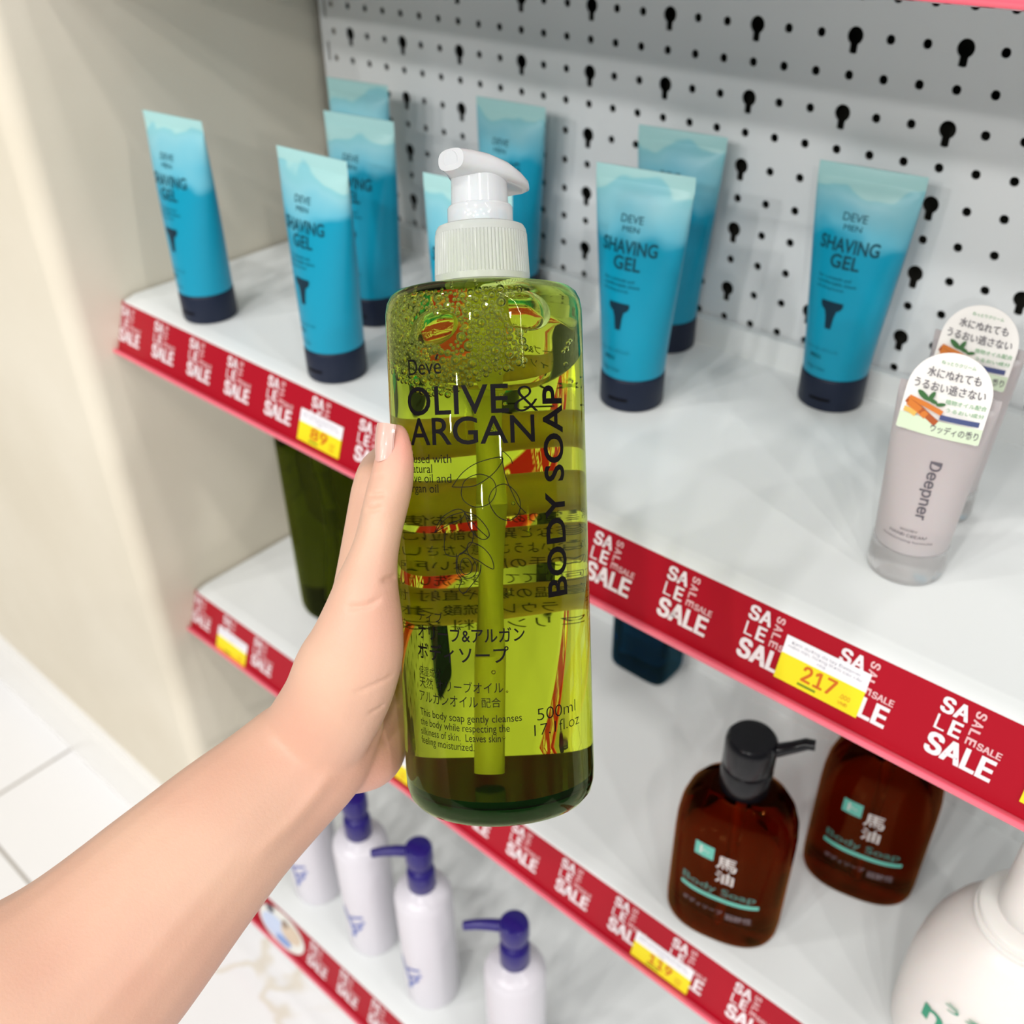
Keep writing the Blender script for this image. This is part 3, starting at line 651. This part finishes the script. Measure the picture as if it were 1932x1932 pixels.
# ------------------------------------------------------------------ the held bottle
M_basegreen = mat('base_dark_green', (0.001, 0.022, 0.006), 0.15, ior=1.1)
def soap_bottle(name, label, cat, mtx, m_body, full=True):
    t = bpy.data.objects.new(name, None); t.empty_display_size = 0.05; COL.objects.link(t); t.matrix_world = mtx; tag(t, label, cat)
    r = 0.035
    prof = [(0.0, 0.0030), (0.018, 0.0026), (0.026, 0.0008), (0.0290, 0.0), (0.0318, 0.0008), (0.0338, 0.0032), (0.0348, 0.0070), (r, 0.0120), (r, 0.1740), (0.0349, 0.1778), (0.0343, 0.1812), (0.0330, 0.1838), (0.0308, 0.1856), (0.0270, 0.1866), (0.0200, 0.1872), (0.0150, 0.1876), (0.0142, 0.1885), (0.0142, 0.2040), (0.0135, 0.2046)]
    mb = MB(); mb.lathe(prof[1:], 128); body = obj('bottle_body', mb, m_body, t, sharp=60)
    # pump
    mb = MB(); R = []
    for (q, z, rib) in ((0.0163, 0.1880, 0), (0.0169, 0.1884, 0), (0.01695, 0.1905, 0), (0.0169, 0.1908, 1), (0.0163, 0.2046, 1), (0.0162, 0.2048, 0), (0.0160, 0.2062, 0), (0.0152, 0.2076, 0), (0.0138, 0.2082, 0), (0.0116, 0.2083, 0)):
        n = 240; R.append([((q - (0.00035 if rib and j % 3 == 0 else 0))*cos(2*pi*j/n), (q - (0.00035 if rib and j % 3 == 0 else 0))*sin(2*pi*j/n), z) for j in range(n)])
    n = 240
    for (q, z) in ((0.0116, 0.2068), (0.0142, 0.2062), (0.0152, 0.2040), (0.0154, 0.1880)): R.append([(q*cos(2*pi*j/n), q*sin(2*pi*j/n), z) for j in range(n)])
    R.append(R[0]); mb.rings(R, True, False, False)
    obj('screw_collar', mb, M_collar, t, sharp=30)
    mb = MB(); mb.lathe([(0.0112, 0.2078), (0.0116, 0.2084), (0.0115, 0.2140), (0.0110, 0.2148), (0.0098, 0.2152)], 48); obj('neck_ring', mb, M_pumpclear, t)
    mb = MB(); mb.lathe([(0.0101, 0.2148), (0.0098, 0.2250), (0.0090, 0.2256)], 48); mb.lathe([(0.0056, 0.2148), (0.0056, 0.2262)], 24)
    obj('pump_sleeve', mb, M_pumpclear, t)
    # actuator: hood that runs from the nozzle (front left) back to a drooping wing (rear right)
    mb = MB(); d = Vector((-0.62, -0.785, 0)).normalized(); s_ = Vector((-d.y, d.x, 0))
    S = [(0.0150, 0.0052, 0.0338, 0.0266, 0.0), (0.0150, 0.0056, 0.0346, 0.0262, 0.0), (0.0100, 0.0072, 0.0352, 0.0250, 0.2), (0.0040, 0.0105, 0.0350, 0.0245, 0.5), (-0.0030, 0.0128, 0.0340, 0.0244, 0.8), (-0.0090, 0.0128, 0.0322, 0.0240, 1.0), (-0.0140, 0.0115, 0.0298, 0.0232, 1.0), (-0.0175, 0.0092, 0.0272, 0.0226, 1.0), (-0.0190, 0.0060, 0.0250, 0.0222, 1.0)]
    R = []
    for (u, wd, zt, zb_, dr) in S:
        ring = []
        for j in range(28):
            a = 2*pi*j/28; cx = cos(a); sz = sin(a)
            x = wd*abs(cx)**0.75*(1 if cx > 0 else -1); mid = (zt + zb_)/2; hz = (zt - zb_)/2
            z = mid + hz*abs(sz)**0.75*(1 if sz > 0 else -1) - dr*0.0032*(abs(x)/0.0128)**2
            ring.append(tuple(d*u + s_*x + Vector((0, 0, 0.2 + 0.0242 + (z - 0.0244)*0.86 - 0.0010))))
        R.append(ring)
    mb.rings(R); obj('pump_head', mb, M_pumpclear, t, sharp=50)
    mb = MB(); p0 = d*0.0163; mb.tube([d*0.0142 + Vector((0, 0, 0.2285)), d*0.0153 + Vector((0, 0, 0.2283))], 0.0030, 16); 
    obj('nozzle_bore', mb, M_pumpclear, t)
    mb = MB(); mb.lathe([(0.0044, 0.1480), (0.0052, 0.1500), (0.0052, 0.1640), (0.0056, 0.1650), (0.0056, 0.2030)], 32); mb.tube([(0, 0, 0.1490), (0.0003, 0.002, 0.110), (-0.0016, 0.001, 0.055), (-0.0030, -0.004, 0.0130)], 0.0042, 24)
    obj('dip_tube', mb, M_straw, t)
    mb = MB(); mb.lathe([(0.0339, 0.0075), (0.0331, 0.0048), (0.0316, 0.0022), (0.0290, 0.0012), (0.0262, 0.0020), (0.018, 0.0036), (0.004, 0.0040), (0.004, 0.0052), (0.018, 0.0050), (0.027, 0.0046), (0.0305, 0.0062), (0.0326, 0.0100)], 96)
    obj('thick_base', mb, M_basegreen, t, sharp=60)
    return t, body
BX = Vector((0.72635238, 0.68731251, 0.00370499)); BY = Vector((-0.59953721, 0.63620895, -0.48558553)); BZ = Vector((-0.33610616, 0.35048493, 0.87418131)); BO = Vector((0.14236024, -0.38707681, 0.71967145))
BM = Matrix((BX, BY, BZ)).transposed().to_4x4(); BM.translation = BO
soap, sbody = soap_bottle('soap_pump_bottle', 'clear green pump bottle of olive and argan body soap held up in the hand', 'pump bottle', BM, M_soap)
# air above the soap: the level lies flat while the bottle leans
up = BM.to_3x3().inverted() @ Vector((0, 0, 1))
n = 96; z_at = lambda x, y: 0.1655 - (up.x*x + up.y*y)/up.z
def foam_side(th):   # 1 on the foamy left and front-left, 0 elsewhere (degrees from the front, left negative)
    return max(0.0, min(1.0, (th + 150)/30))*max(0.0, min(1.0, (28 - th)/30))
def air_r(j): 
    th = math.degrees(math.atan2(cos(2*pi*j/n), -sin(2*pi*j/n))); return 0.0338 - 0.0034*foam_side(th)
mb = MB(); R = []
for k_ in (0.4, 0.75, 0.92, 0.98, 1.0):
    R.append([(air_r(j)*k_*cos(2*pi*j/n), air_r(j)*k_*sin(2*pi*j/n), min(0.1840, z_at(air_r(j)*k_*cos(2*pi*j/n), air_r(j)*k_*sin(2*pi*j/n)) + 0.0014*max(0, (k_ - 0.9)/0.1)**2)) for j in range(n)])
for (q_, z) in ((0.0338, 0.1770), (0.0334, 0.1804), (0.0322, 0.1828), (0.0302, 0.1845), (0.0270, 0.1855), (0.0150, 0.1864)):
    ring = []
    for j in range(n):
        rr = min(q_, air_r(j)); zz = z - 0.0022*foam_side(math.degrees(math.atan2(cos(2*pi*j/n), -sin(2*pi*j/n)))); ring.append((rr*cos(2*pi*j/n), rr*sin(2*pi*j/n), max(zz, min(R[4][j][2] + 0.0003, zz + 0.006))))
    R.append(ring)
mb.rings(R); obj('air_space', mb, M_bubble, soap, sharp=60)
# foam of bubbles along the left of the air space, a few strays in the soap
ico = bmesh.new(); bmesh.ops.create_icosphere(ico, subdivisions=2, radius=1); IV = [v.co.copy() for v in ico.verts]; IF = [tuple(v.index for v in f.verts) for f in ico.faces]; ico.free()
mb = MB(); rnd = random.Random(11); placed = [(0.0300*sin(rad(a)), -0.0300*cos(rad(a)), z, 0.0062) for a, z in ((-36, 0.1715), (-24, 0.1700), (22, 0.1752), (34, 0.1765))]
def bubble(x, y, z, r): mb.add([(x + v.x*r, y + v.y*r, z + v.z*r) for v in IV], IF)
tries = 0
while len(placed) < 640 and tries < 90000:
    tries += 1
    th_ = rnd.uniform(-118, 24); th = rad(th_); rr = rnd.uniform(0.0316, 0.0331)
    if rnd.random() < 0.2: rr = rnd.uniform(0.022, 0.031)
    x, y = rr*sin(th), -rr*cos(th); lo = z_at(x, y) - 0.0022
    if th_ > -30: lo += 0.0105*min(1, (th_ + 30)/35)
    z = rnd.uniform(lo, 0.1838); r = rnd.choice((0.0006, 0.0007, 0.0008, 0.0009, 0.0010, 0.0012))
    if tries < 500: r = rnd.choice((0.0012, 0.0014, 0.0017))
    if rr < 0.0312 and z < 0.1845 - 0.0016 + r: z = 0.1853 - r*0.2
    if rr + r > 0.0347 or (z + r > 0.1856 - max(0, rr - 0.028)*0.55): continue
    if any((x-a)**2 + (y-b_)**2 + (z-c_)**2 < (0.90*(r + q))**2 for a, b_, c_, q in placed): continue
    placed.append((x, y, z, r)); bubble(x, y, z, r)
fo = obj('foam_bubbles', mb, M_bubble, soap, sharp=180); fo['kind'] = 'stuff'
# two large flattened bubbles pressed against the front wall
for (a_, z_, w_, h_, tl) in ((-31, 0.1706, 0.0095, 0.0060, 0.25), (24, 0.1752, 0.0105, 0.0064, -0.12)):
    mb = MB(); R = []
    for i in range(1, 24):
        f_ = pi*i/24; ring = []
        for j in range(48):
            g_ = 2*pi*j/48; u = w_*sin(f_)*cos(g_); v = h_*sin(f_)*sin(g_); dpt = 0.0013*cos(f_)
            u, v = u*cos(tl) - v*sin(tl), u*sin(tl) + v*cos(tl); an = rad(a_) + u/0.0325; rr = 0.0325 + dpt
            ring.append((rr*sin(an), -rr*cos(an), z_ + v))
        R.append(ring)
    mb.rings(R); obj('large_bubble', mb, M_bubble, soap, sharp=180)
mb = MB()
for (th, z, rr, r) in ((5, .159, .031, .0011), (9, .148, .030, .0007), (11, .145, .030, .0007), (2, .137, .031, .0008), (4, .136, .030, .0006), (14, .112, .03, .0007), (10, .082, .028, .0005), (-2, .055, .03, .0008), (6, .048, .03, .0004), (3, .032, .03, .0005), (62, .158, .031, .0009), (60, .152, .033, .0006), (8, .155, .033, .0005), (-12, .156, .031, .0006), (-20, .162, .032, .0006), (56, .163, .033, .0010), (58, .165, .033, .0008), (52, .162, .033, .0007), (61, .166, .033, .0007)):
    bubble(rr*sin(rad(th)), -rr*cos(rad(th)), z, r)
fo = obj('loose_bubbles', mb, M_bubble, soap, sharp=180); fo['kind'] = 'stuff'
# printing on the front of the bottle
RB = 0.03516
def bf(s, z): a = s/0.035; return (RB*sin(a), -RB*cos(a), z)
def arc(deg): return rad(deg)*0.035
def bl(mb, s, d0, d1, z, cap, bold=0.0, own=False, mi=0):
    letter(mb, s, bf, arc(d0), z, cap, arc(d1) - arc(d0), bold, mi, 0.0018, own=own)
mb = MB(); bl(mb, 'Deve', -47.3, -24.5, 0.1556, 0.0052); ribbon(mb, [(arc(-27.6), 0.1602), (arc(-27.0), 0.1609), (arc(-26.2), 0.1619)], 0.0007, bf); obj('maker_lettering', mb, M_black, soap, smooth=False)
mb = MB()
bl(mb, 'OLIVE', -49.3, 11.6, 0.1423, 0.0092, 0.008); bl(mb, '&', 14.5, 28.6, 0.1422, 0.0090, -0.018); bl(mb, 'ARGAN', -48.1, 26.0, 0.1324, 0.0088, 0.008)
a_ = arc(45.4); letter(mb, 'BODY SOAP', bf, a_, 0.0795, arc(45.4) - arc(31.8), 0.0712, 0.022, 0, 0.0018, rot=pi/2)
obj('title_lettering', mb, M_black, soap, smooth=False)
mb = MB()
for s_, z, d1 in (('Infused with', .1263, -20.7), ('natural', .1230, -32.8), ('olive oil and', .1198, -21.1), ('argan oil', .1164, -29.2)):
    V, F = _geo(s_); wd = (max(v[0] for v in V) - min(v[0] for v in V))*0.0030/0.685
    letter(mb, s_, bf, arc(d1), z, 0.0029, wd*0.93, 0.0, 0, 0.0018, align='R')
obj('small_lettering', mb, M_black, soap, smooth=False)
mb = MB(); bl(mb, '500ml', 22, 50.1, .0378, .0042, -0.012); bl(mb, '17.1fl.oz', 20, 53.6, .0326, .0040, -0.012); obj('volume_lettering', mb, M_black, soap, smooth=False)
mb = MB()
for s_, z, d1 in (('This body soap gently cleanses', .0386, 13), ('the body while respecting the', .0352, 6), ('silkiness of skin.  Leaves skin', .0318, 0.9), ('feeling moisturized.', .0286, -14.0)):
    bl(mb, s_, -50.3, d1, z, 0.0026, 0.0)
obj('small_lettering', mb, M_black, soap, smooth=False)
mb = MB()
for s_, d0, d1, z, hc, bd in (('ディブ', -48.4, -30.0, .0722, .0038, 0), ('オリーブ&アルガン', -49.1, 16.2, .0660, .0052, .012), ('ボディソープ', -50, 6.9, .0588, .0060, .012), ('保湿成分', -49.7, -32.9, .0528, .0034, 0), ('天然 オリーブオイル', -49.7, 3.3, .0486, .0040, 0), ('アルガンオイル', -50.3, -11, .0437, .0040, 0), ('配合', -9, 1.6, .0438, .0034, 0)):
    bl(mb, s_, d0, d1, z, hc, bd, True)
obj('japanese_lettering', mb, M_black, soap, smooth=False)
# thin line drawing of olives and argan fruit
mb = MB()
def px(u, v):  # drawing coordinates -> label (degrees, mm), measured on the photo label
    deg_ = math.degrees(math.asin(max(-0.98, min(0.98, (u - 926 - (v - 1000)*0.034)/181.0)))); a = rad(deg_)
    return arc(deg_), 0.1012 - (v - (1023 + 34*(cos(a) - 1)*0 ))*0.000196 + (1 - cos(a))*0.0045
def ln(P, closed=False): ribbon(mb, smooth_pts([px(*p) for p in P], 5, closed), 0.00028, bf, 0, closed)
ln([(859, 937), (878, 912), (905, 895), (944, 888), (938, 905), (920, 922), (895, 935), (859, 937)])
ln([(944, 888), (945, 878), (958, 890), (962, 900)]); ln([(944, 888), (950, 920), (960, 945), (972, 970), (985, 985)])
ln([(875, 945), (882, 925), (905, 915), (928, 924), (934, 945), (922, 965), (898, 970), (880, 960)], True)
ln([(922, 960), (930, 940), (948, 933), (965, 945), (975, 965), (972, 985), (955, 995), (935, 985)], True)
ln([(828, 1018), (840, 992), (865, 975), (880, 978), (875, 990), (850, 1003), (828, 1018)]); ln([(830, 1016), (850, 990), (880, 978)])
ln([(880, 978), (900, 985), (918, 1005), (922, 1020), (910, 1025), (892, 1010), (880, 978)]); ln([(881, 980), (900, 1003), (920, 1022)])
ln([(848, 1012), (845, 1035), (848, 1052), (865, 1055), (880, 1045), (893, 1030), (895, 1012)])
ln([(884, 1040), (890, 1030), (910, 1038), (925, 1055), (930, 1075), (920, 1072), (905, 1062), (888, 1052), (884, 1040)])
ln([(872, 1050), (888, 1052), (900, 1068), (898, 1085), (885, 1092), (872, 1085), (867, 1068)], True); ln([(876, 1060), (886, 1058), (893, 1070), (890, 1082), (880, 1085), (873, 1075)], True)
ln([(866, 1050), (866, 1080), (875, 1095), (870, 1110), (878, 1118), (888, 1108), (905, 1085), (908, 1068)])
obj('olive_drawing', mb, M_black, soap, smooth=False)
# printing on the back, read through the soap in mirror writing
def bk(s, z): a = pi + s/0.035; return (RB*sin(a), -RB*cos(a), z)
mb = MB(); rows = ['お肌に異常のあるときはお使いにならないでください', '傷や湿疹など異常の部位にはお使いにならないで', '目に入らないようご注意ください すぐに洗い流してください', '乳幼児の手の届かない所に保管してください', '適量を泡立てて全身を洗い そのあとよく流します', '極端に高温の場所や直射日光を避けてください', '成分 水 ラウレス硫酸 オリーブ油 アルガン油', 'グリセリン 香料 安息香酸 クエン酸']
for i, s_ in enumerate(rows):
    letter(mb, s_, bk, -0.026, 0.100 - i*0.0058, 0.0042, 0.076, 0.0, 0, 0.0018, own=True)
obj('back_lettering', mb, M_black, soap, smooth=False); mb = MB()
letter(mb, 'オリーブ&アルガン', bk, -0.040, 0.150, 0.0055, 0.05, 0.01, 0, 0.0018, own=True); letter(mb, 'ボディソープ', bk, -0.040, 0.141, 0.0055, 0.04, 0.01, 0, 0.0018, own=True)
obj('back_title', mb, M_black, soap, smooth=False); mb = MB()
for i in range(34): rect(mb, -0.052 + i*0.0007, -0.052 + i*0.0007 + random.Random(i).choice((.0002, .0004)), 0.072, 0.104, bk)
obj('barcode', mb, M_black, soap, smooth=False)

# same bottle on the second shelf, its shade carried by a darker plastic
m2 = Matrix.Rotation(0.3, 4, 'Z'); m2.translation = Vector((-0.2830, -0.1420, Z2 + 0.0002))
soap_bottle('soap_pump_bottle', 'shade-tinted green bottle on the second shelf, mostly hidden behind the hand', 'pump bottle', m2, M_soapshade)

# joints of the arm, hand and fingers: position and half widths
HAND = {
 'forearm': [(0.0662,-0.608,0.6866,0.051,0.0408), (0.0723,-0.5793,0.6957,0.0446,0.0357), (0.0767,-0.5539,0.7029,0.0402,0.0322), (0.0813,-0.5237,0.7097,0.0351,0.028), (0.0839,-0.488,0.7228,0.0295,0.0236), (0.0858,-0.4673,0.7308,0.0264,0.0211), (0.0878,-0.4469,0.7367,0.024,0.0187), (0.0903,-0.4304,0.7433,0.0224,0.017), (0.091,-0.4178,0.7508,0.0179,0.0143)],
 'thenar': [(0.0902,-0.4314,0.7475,0.0191,0.0153), (0.097,-0.4238,0.7649,0.0186,0.014), (0.0994,-0.4182,0.7772,0.0184,0.0138), (0.1006,-0.4131,0.7868,0.0168,0.0134), (0.0997,-0.4081,0.7966,0.0141,0.0127), (0.0984,-0.4037,0.806,0.0112,0.0112), (0.097,-0.3985,0.8147,0.0086,0.0086), (0.0952,-0.3925,0.8227,0.0075,0.0075), (0.0936,-0.3878,0.8293,0.0077,0.0073), (0.0922,-0.3835,0.8352,0.0077,0.0071), (0.0906,-0.3795,0.8411,0.0072,0.0065), (0.0887,-0.377,0.8455,0.0065,0.0055), (0.0869,-0.3754,0.8489,0.0054,0.0043)],
 'heel': [(0.0903,-0.4313,0.7405,0.0193,0.0155), (0.0951,-0.4212,0.7344,0.015,0.0127), (0.0982,-0.4107,0.7288,0.0121,0.0109), (0.0916,-0.4017,0.7325,0.0119,0.0107), (0.082,-0.3918,0.7416,0.0117,0.0105)],
 'meta1': [(0.0911,-0.423,0.7434,0.0115,0.0115), (0.082,-0.4043,0.766,0.0102,0.0102), (0.0758,-0.3887,0.7915,0.0089,0.0089), (0.0723,-0.3758,0.8209,0.0076,0.0076)],
 'meta2': [(0.0911,-0.423,0.7434,0.0115,0.0115), (0.0815,-0.4044,0.7579,0.0109,0.0109), (0.0748,-0.3888,0.7754,0.0104,0.0104), (0.0707,-0.3761,0.7964,0.0098,0.0098)],
 'meta3': [(0.0911,-0.423,0.7434,0.0115,0.0115), (0.0828,-0.4054,0.7516,0.0112,0.0112), (0.0773,-0.3909,0.7628,0.0108,0.0108), (0.0746,-0.3792,0.7774,0.0105,0.0105)],
 'meta4': [(0.0911,-0.423,0.7434,0.0115,0.0115), (0.0848,-0.4064,0.746,0.011,0.011), (0.0814,-0.393,0.7516,0.0105,0.0105), (0.0807,-0.3823,0.7604,0.01,0.01)],
 'web': [(0.0927,-0.4028,0.8001,0.0099,0.0099), (0.0915,-0.3938,0.8127,0.0077,0.0077), (0.0889,-0.387,0.8224,0.007,0.007), (0.0826,-0.3786,0.8287,0.0059,0.0059)],
 'index': [(0.0721,-0.3749,0.8239,0.007,0.007), (0.0615,-0.36,0.8185,0.0082,0.0082), (0.0581,-0.3402,0.8149,0.0084,0.0084), (0.0642,-0.3216,0.8144,0.008,0.008), (0.0768,-0.3073,0.8169,0.0074,0.0074), (0.0872,-0.3019,0.8199,0.0066,0.0066)],
 'middle': [(0.0703,-0.3763,0.7963,0.0096,0.0096), (0.0662,-0.3592,0.7925,0.0092,0.0092), (0.0682,-0.3399,0.7912,0.0088,0.0088), (0.0779,-0.3216,0.7934,0.0084,0.0084), (0.0936,-0.3099,0.7981,0.0078,0.0078), (0.1058,-0.307,0.8039,0.007,0.007)],
 'ring': [(0.0751,-0.379,0.7775,0.0094,0.0094), (0.0727,-0.3622,0.7744,0.009,0.009), (0.0758,-0.3437,0.7739,0.0085,0.0085), (0.0858,-0.3276,0.7759,0.008,0.008), (0.1005,-0.3174,0.7809,0.0074,0.0074), (0.1114,-0.3145,0.7851,0.0067,0.0067)],
 'little': [(0.0812,-0.3822,0.7605,0.0088,0.0088), (0.0801,-0.3673,0.7576,0.0082,0.0082), (0.0834,-0.351,0.7569,0.0076,0.0076), (0.0927,-0.3369,0.7582,0.007,0.007), (0.1028,-0.3285,0.7611,0.0062,0.0062)],
}
NAIL_C = Vector((0.0873511,-0.382619,0.849803)); NAIL_UP = Vector((-0.319726,0.4791,0.817459)); NAIL_N = Vector((-0.0583944,-0.865726,0.4971))

# ------------------------------------------------------------------ the forearm and hand
def chain_mesh(mb, pts, view, n=20):
    P = smooth_pts(pts, 6); pos = [Vector(p[:3]) for p in P]; R = []
    def ring(c, t, rw, rd):
        a = t.cross(view).normalized(); b_ = t.cross(a).normalized()
        return [c + a*rw*cos(2*pi*j/n) + b_*rd*sin(2*pi*j/n) for j in range(n)]
    m = len(P)
    T = [(pos[min(i+1, m-1)] - pos[max(i-1, 0)]).normalized() for i in range(m)]
    for q in (85, 70, 50, 25): R.append(ring(pos[0] - T[0]*P[0][3]*0.8*sin(rad(q)), T[0], P[0][3]*cos(rad(q)), P[0][4]*cos(rad(q))))
    for i in range(m): R.append(ring(pos[i], T[i], P[i][3], P[i][4]))
    for q in (25, 50, 70, 85): R.append(ring(pos[-1] + T[-1]*P[-1][4]*sin(rad(q)), T[-1], P[-1][3]*cos(rad(q)), P[-1][4]*cos(rad(q))))
    mb.rings(R)
mb = MB()
for k_, v in HAND.items(): chain_mesh(mb, v, CF)
me = mesh_of('arm_base', mb, M_skin); ao = bpy.data.objects.new('arm_base', me); COL.objects.link(ao)
rm = ao.modifiers.new('r', 'REMESH'); rm.mode = 'VOXEL'; rm.voxel_size = 0.0010
sm = ao.modifiers.new('s', 'SMOOTH'); sm.factor = 0.5; sm.iterations = 24
bpy.context.view_layer.update(); dg = bpy.context.evaluated_depsgraph_get()
me2 = bpy.data.meshes.new_from_object(ao.evaluated_get(dg)); bpy.data.objects.remove(ao)
# keep the skin just outside the bottle where they touch
inv = BM.inverted()
for v in me2.vertices:
    q = inv @ v.co; r2 = sqrt(q.x*q.x + q.y*q.y)
    if r2 < 0.03535 and -0.001 < q.z < 0.19 and r2 > 1e-5:
        k_ = 0.03535/r2; v.co = BM @ Vector((q.x*k_, q.y*k_, q.z))
# folds of the skin: thumb joint wrinkles, thumb base, wrist, and the forearm tendon
FOLDS = [  # depth (m, negative raises), half width, points on the skin
 (0.0009, 0.0008, [(0.0918,-0.3921,0.8354),(0.094,-0.3917,0.8359),(0.0963,-0.3899,0.8366)]),
 (0.0008, 0.0008, [(0.0923,-0.395,0.8313),(0.0952,-0.3944,0.8321),(0.0973,-0.3924,0.8332)]),
 (0.00035, 0.0007, [(0.0906,-0.3882,0.8405),(0.0932,-0.3874,0.8412)]),
 (0.0008, 0.0010, [(0.1027,-0.4154,0.8073),(0.1056,-0.4132,0.8078),(0.1076,-0.4106,0.8081),(0.1086,-0.4066,0.8089)]),
 (0.0010, 0.0010, [(0.1061,-0.3972,0.811),(0.1068,-0.3998,0.8123),(0.1068,-0.4029,0.8131)]),
 (0.00030, 0.0012, [(0.1037,-0.4318,0.7787),(0.1058,-0.4318,0.7752),(0.1077,-0.4313,0.7722),(0.1095,-0.4305,0.7695)]),
 (0.00065, 0.0008, [(0.1119,-0.4243,0.7811),(0.1139,-0.4213,0.7817),(0.1153,-0.418,0.7824),(0.1162,-0.4143,0.7824),(0.1163,-0.4109,0.7822)]),
 (0.00065, 0.0008, [(0.1148,-0.4218,0.7713),(0.1157,-0.419,0.7714),(0.116,-0.416,0.7715)]),
 (-0.0011, 0.0030, [(0.1075,-0.4355,0.7478),(0.1069,-0.444,0.7435),(0.1072,-0.4535,0.7401),(0.1081,-0.465,0.7385),(0.1099,-0.4772,0.7381)]),
 (-0.0008, 0.0045, [(0.0930,-0.3922,0.8335),(0.0950,-0.3915,0.8335)]),
]
from mathutils import kdtree
kd = kdtree.KDTree(len(me2.vertices))
for v in me2.vertices: kd.insert(v.co, v.index)
kd.balance(); NRM = [v.normal.copy() for v in me2.vertices]; ADD = {}
for (dp, hw, pts) in FOLDS:
    P_ = [Vector(q) for q in smooth_pts(pts, 10)]; best = {}
    for i_, q in enumerate(P_):
        ends = min(1.0, 0.25 + min(i_, len(P_) - 1 - i_)/(0.25*len(P_)))
        for co, ix, d_ in kd.find_range(q, hw*2.6):
            g_ = math.exp(-(d_/hw)**2)*ends
            if g_ > best.get(ix, 0): best[ix] = g_
    for ix, g_ in best.items(): ADD[ix] = ADD.get(ix, 0) - dp*g_
for ix, d_ in ADD.items(): me2.vertices[ix].co += NRM[ix]*d_
# pinker skin on the thumb tip, the heel of the hand and along the folds
fl = me2.attributes.new('flush', 'FLOAT', 'POINT'); FL = [0.0]*len(me2.vertices)
for (q, rad_, k_) in ((Vector((0.0925, -0.3755, 0.8470)), 0.010, 0.7), (Vector((0.1087, -0.4112, 0.7323)), 0.022, 0.4), (Vector((0.112, -0.405, 0.80)), 0.018, 0.25), (Vector((0.10, -0.515, 0.72)), 0.03, 0.10)):
    for v in me2.vertices:
        d_ = (v.co - q).length/rad_
        if d_ < 2.2: FL[v.index] = max(FL[v.index], k_*math.exp(-d_*d_))
fl.data.foreach_set('value', FL)
me2.materials.clear(); me2.materials.append(M_skin)
me2.polygons.foreach_set('use_smooth', [True]*len(me2.polygons)); me2.update()
arm = bpy.data.objects.new('person', me2); COL.objects.link(arm)
tag(arm, 'bare forearm and left hand gripping the green bottle, thumb pointing up', 'person')

# thumb nail
def nail(cx, ax_, nx_, L_, W_):
    mb = MB(); up_ = ax_.normalized(); nr = (nx_ - up_*nx_.dot(up_)).normalized(); sd = up_.cross(nr); vs = []; NI, NJ = 12, 10
    for i in range(NI+1):
        u = i/NI; 
        for j in range(NJ+1):
            v = 2*j/NJ - 1; wd = W_/2*(0.90 + 0.10*min(1, u*3)); e0 = 0.0016*v*v if u < 0.5 else 0
            s = u*L_ + (0.0022*(v*v))*(1-u) - 0.0003*(v*v)*u
            p = cx + up_*(s - L_/2) + sd*wd*v + nr*(-0.0024*v*v - 0.0004*(2*u-1)**2 + 0.0003)
            vs.append(p)
    fs = [(i*(NJ+1)+j, i*(NJ+1)+j+1, (i+1)*(NJ+1)+j+1, (i+1)*(NJ+1)+j) for i in range(NI) for j in range(NJ)]
    mb.add(vs, fs); mb.add([p - nr*0.0006 for p in vs], [tuple(reversed(f)) for f in fs]); return mb
nl = obj('thumb_nail', nail(NAIL_C, NAIL_UP, NAIL_N, 0.0130, 0.0085), M_nail, arm); nl['label'] = 'glossy unpainted thumb nail'

bpy.data.objects.remove(_fo)
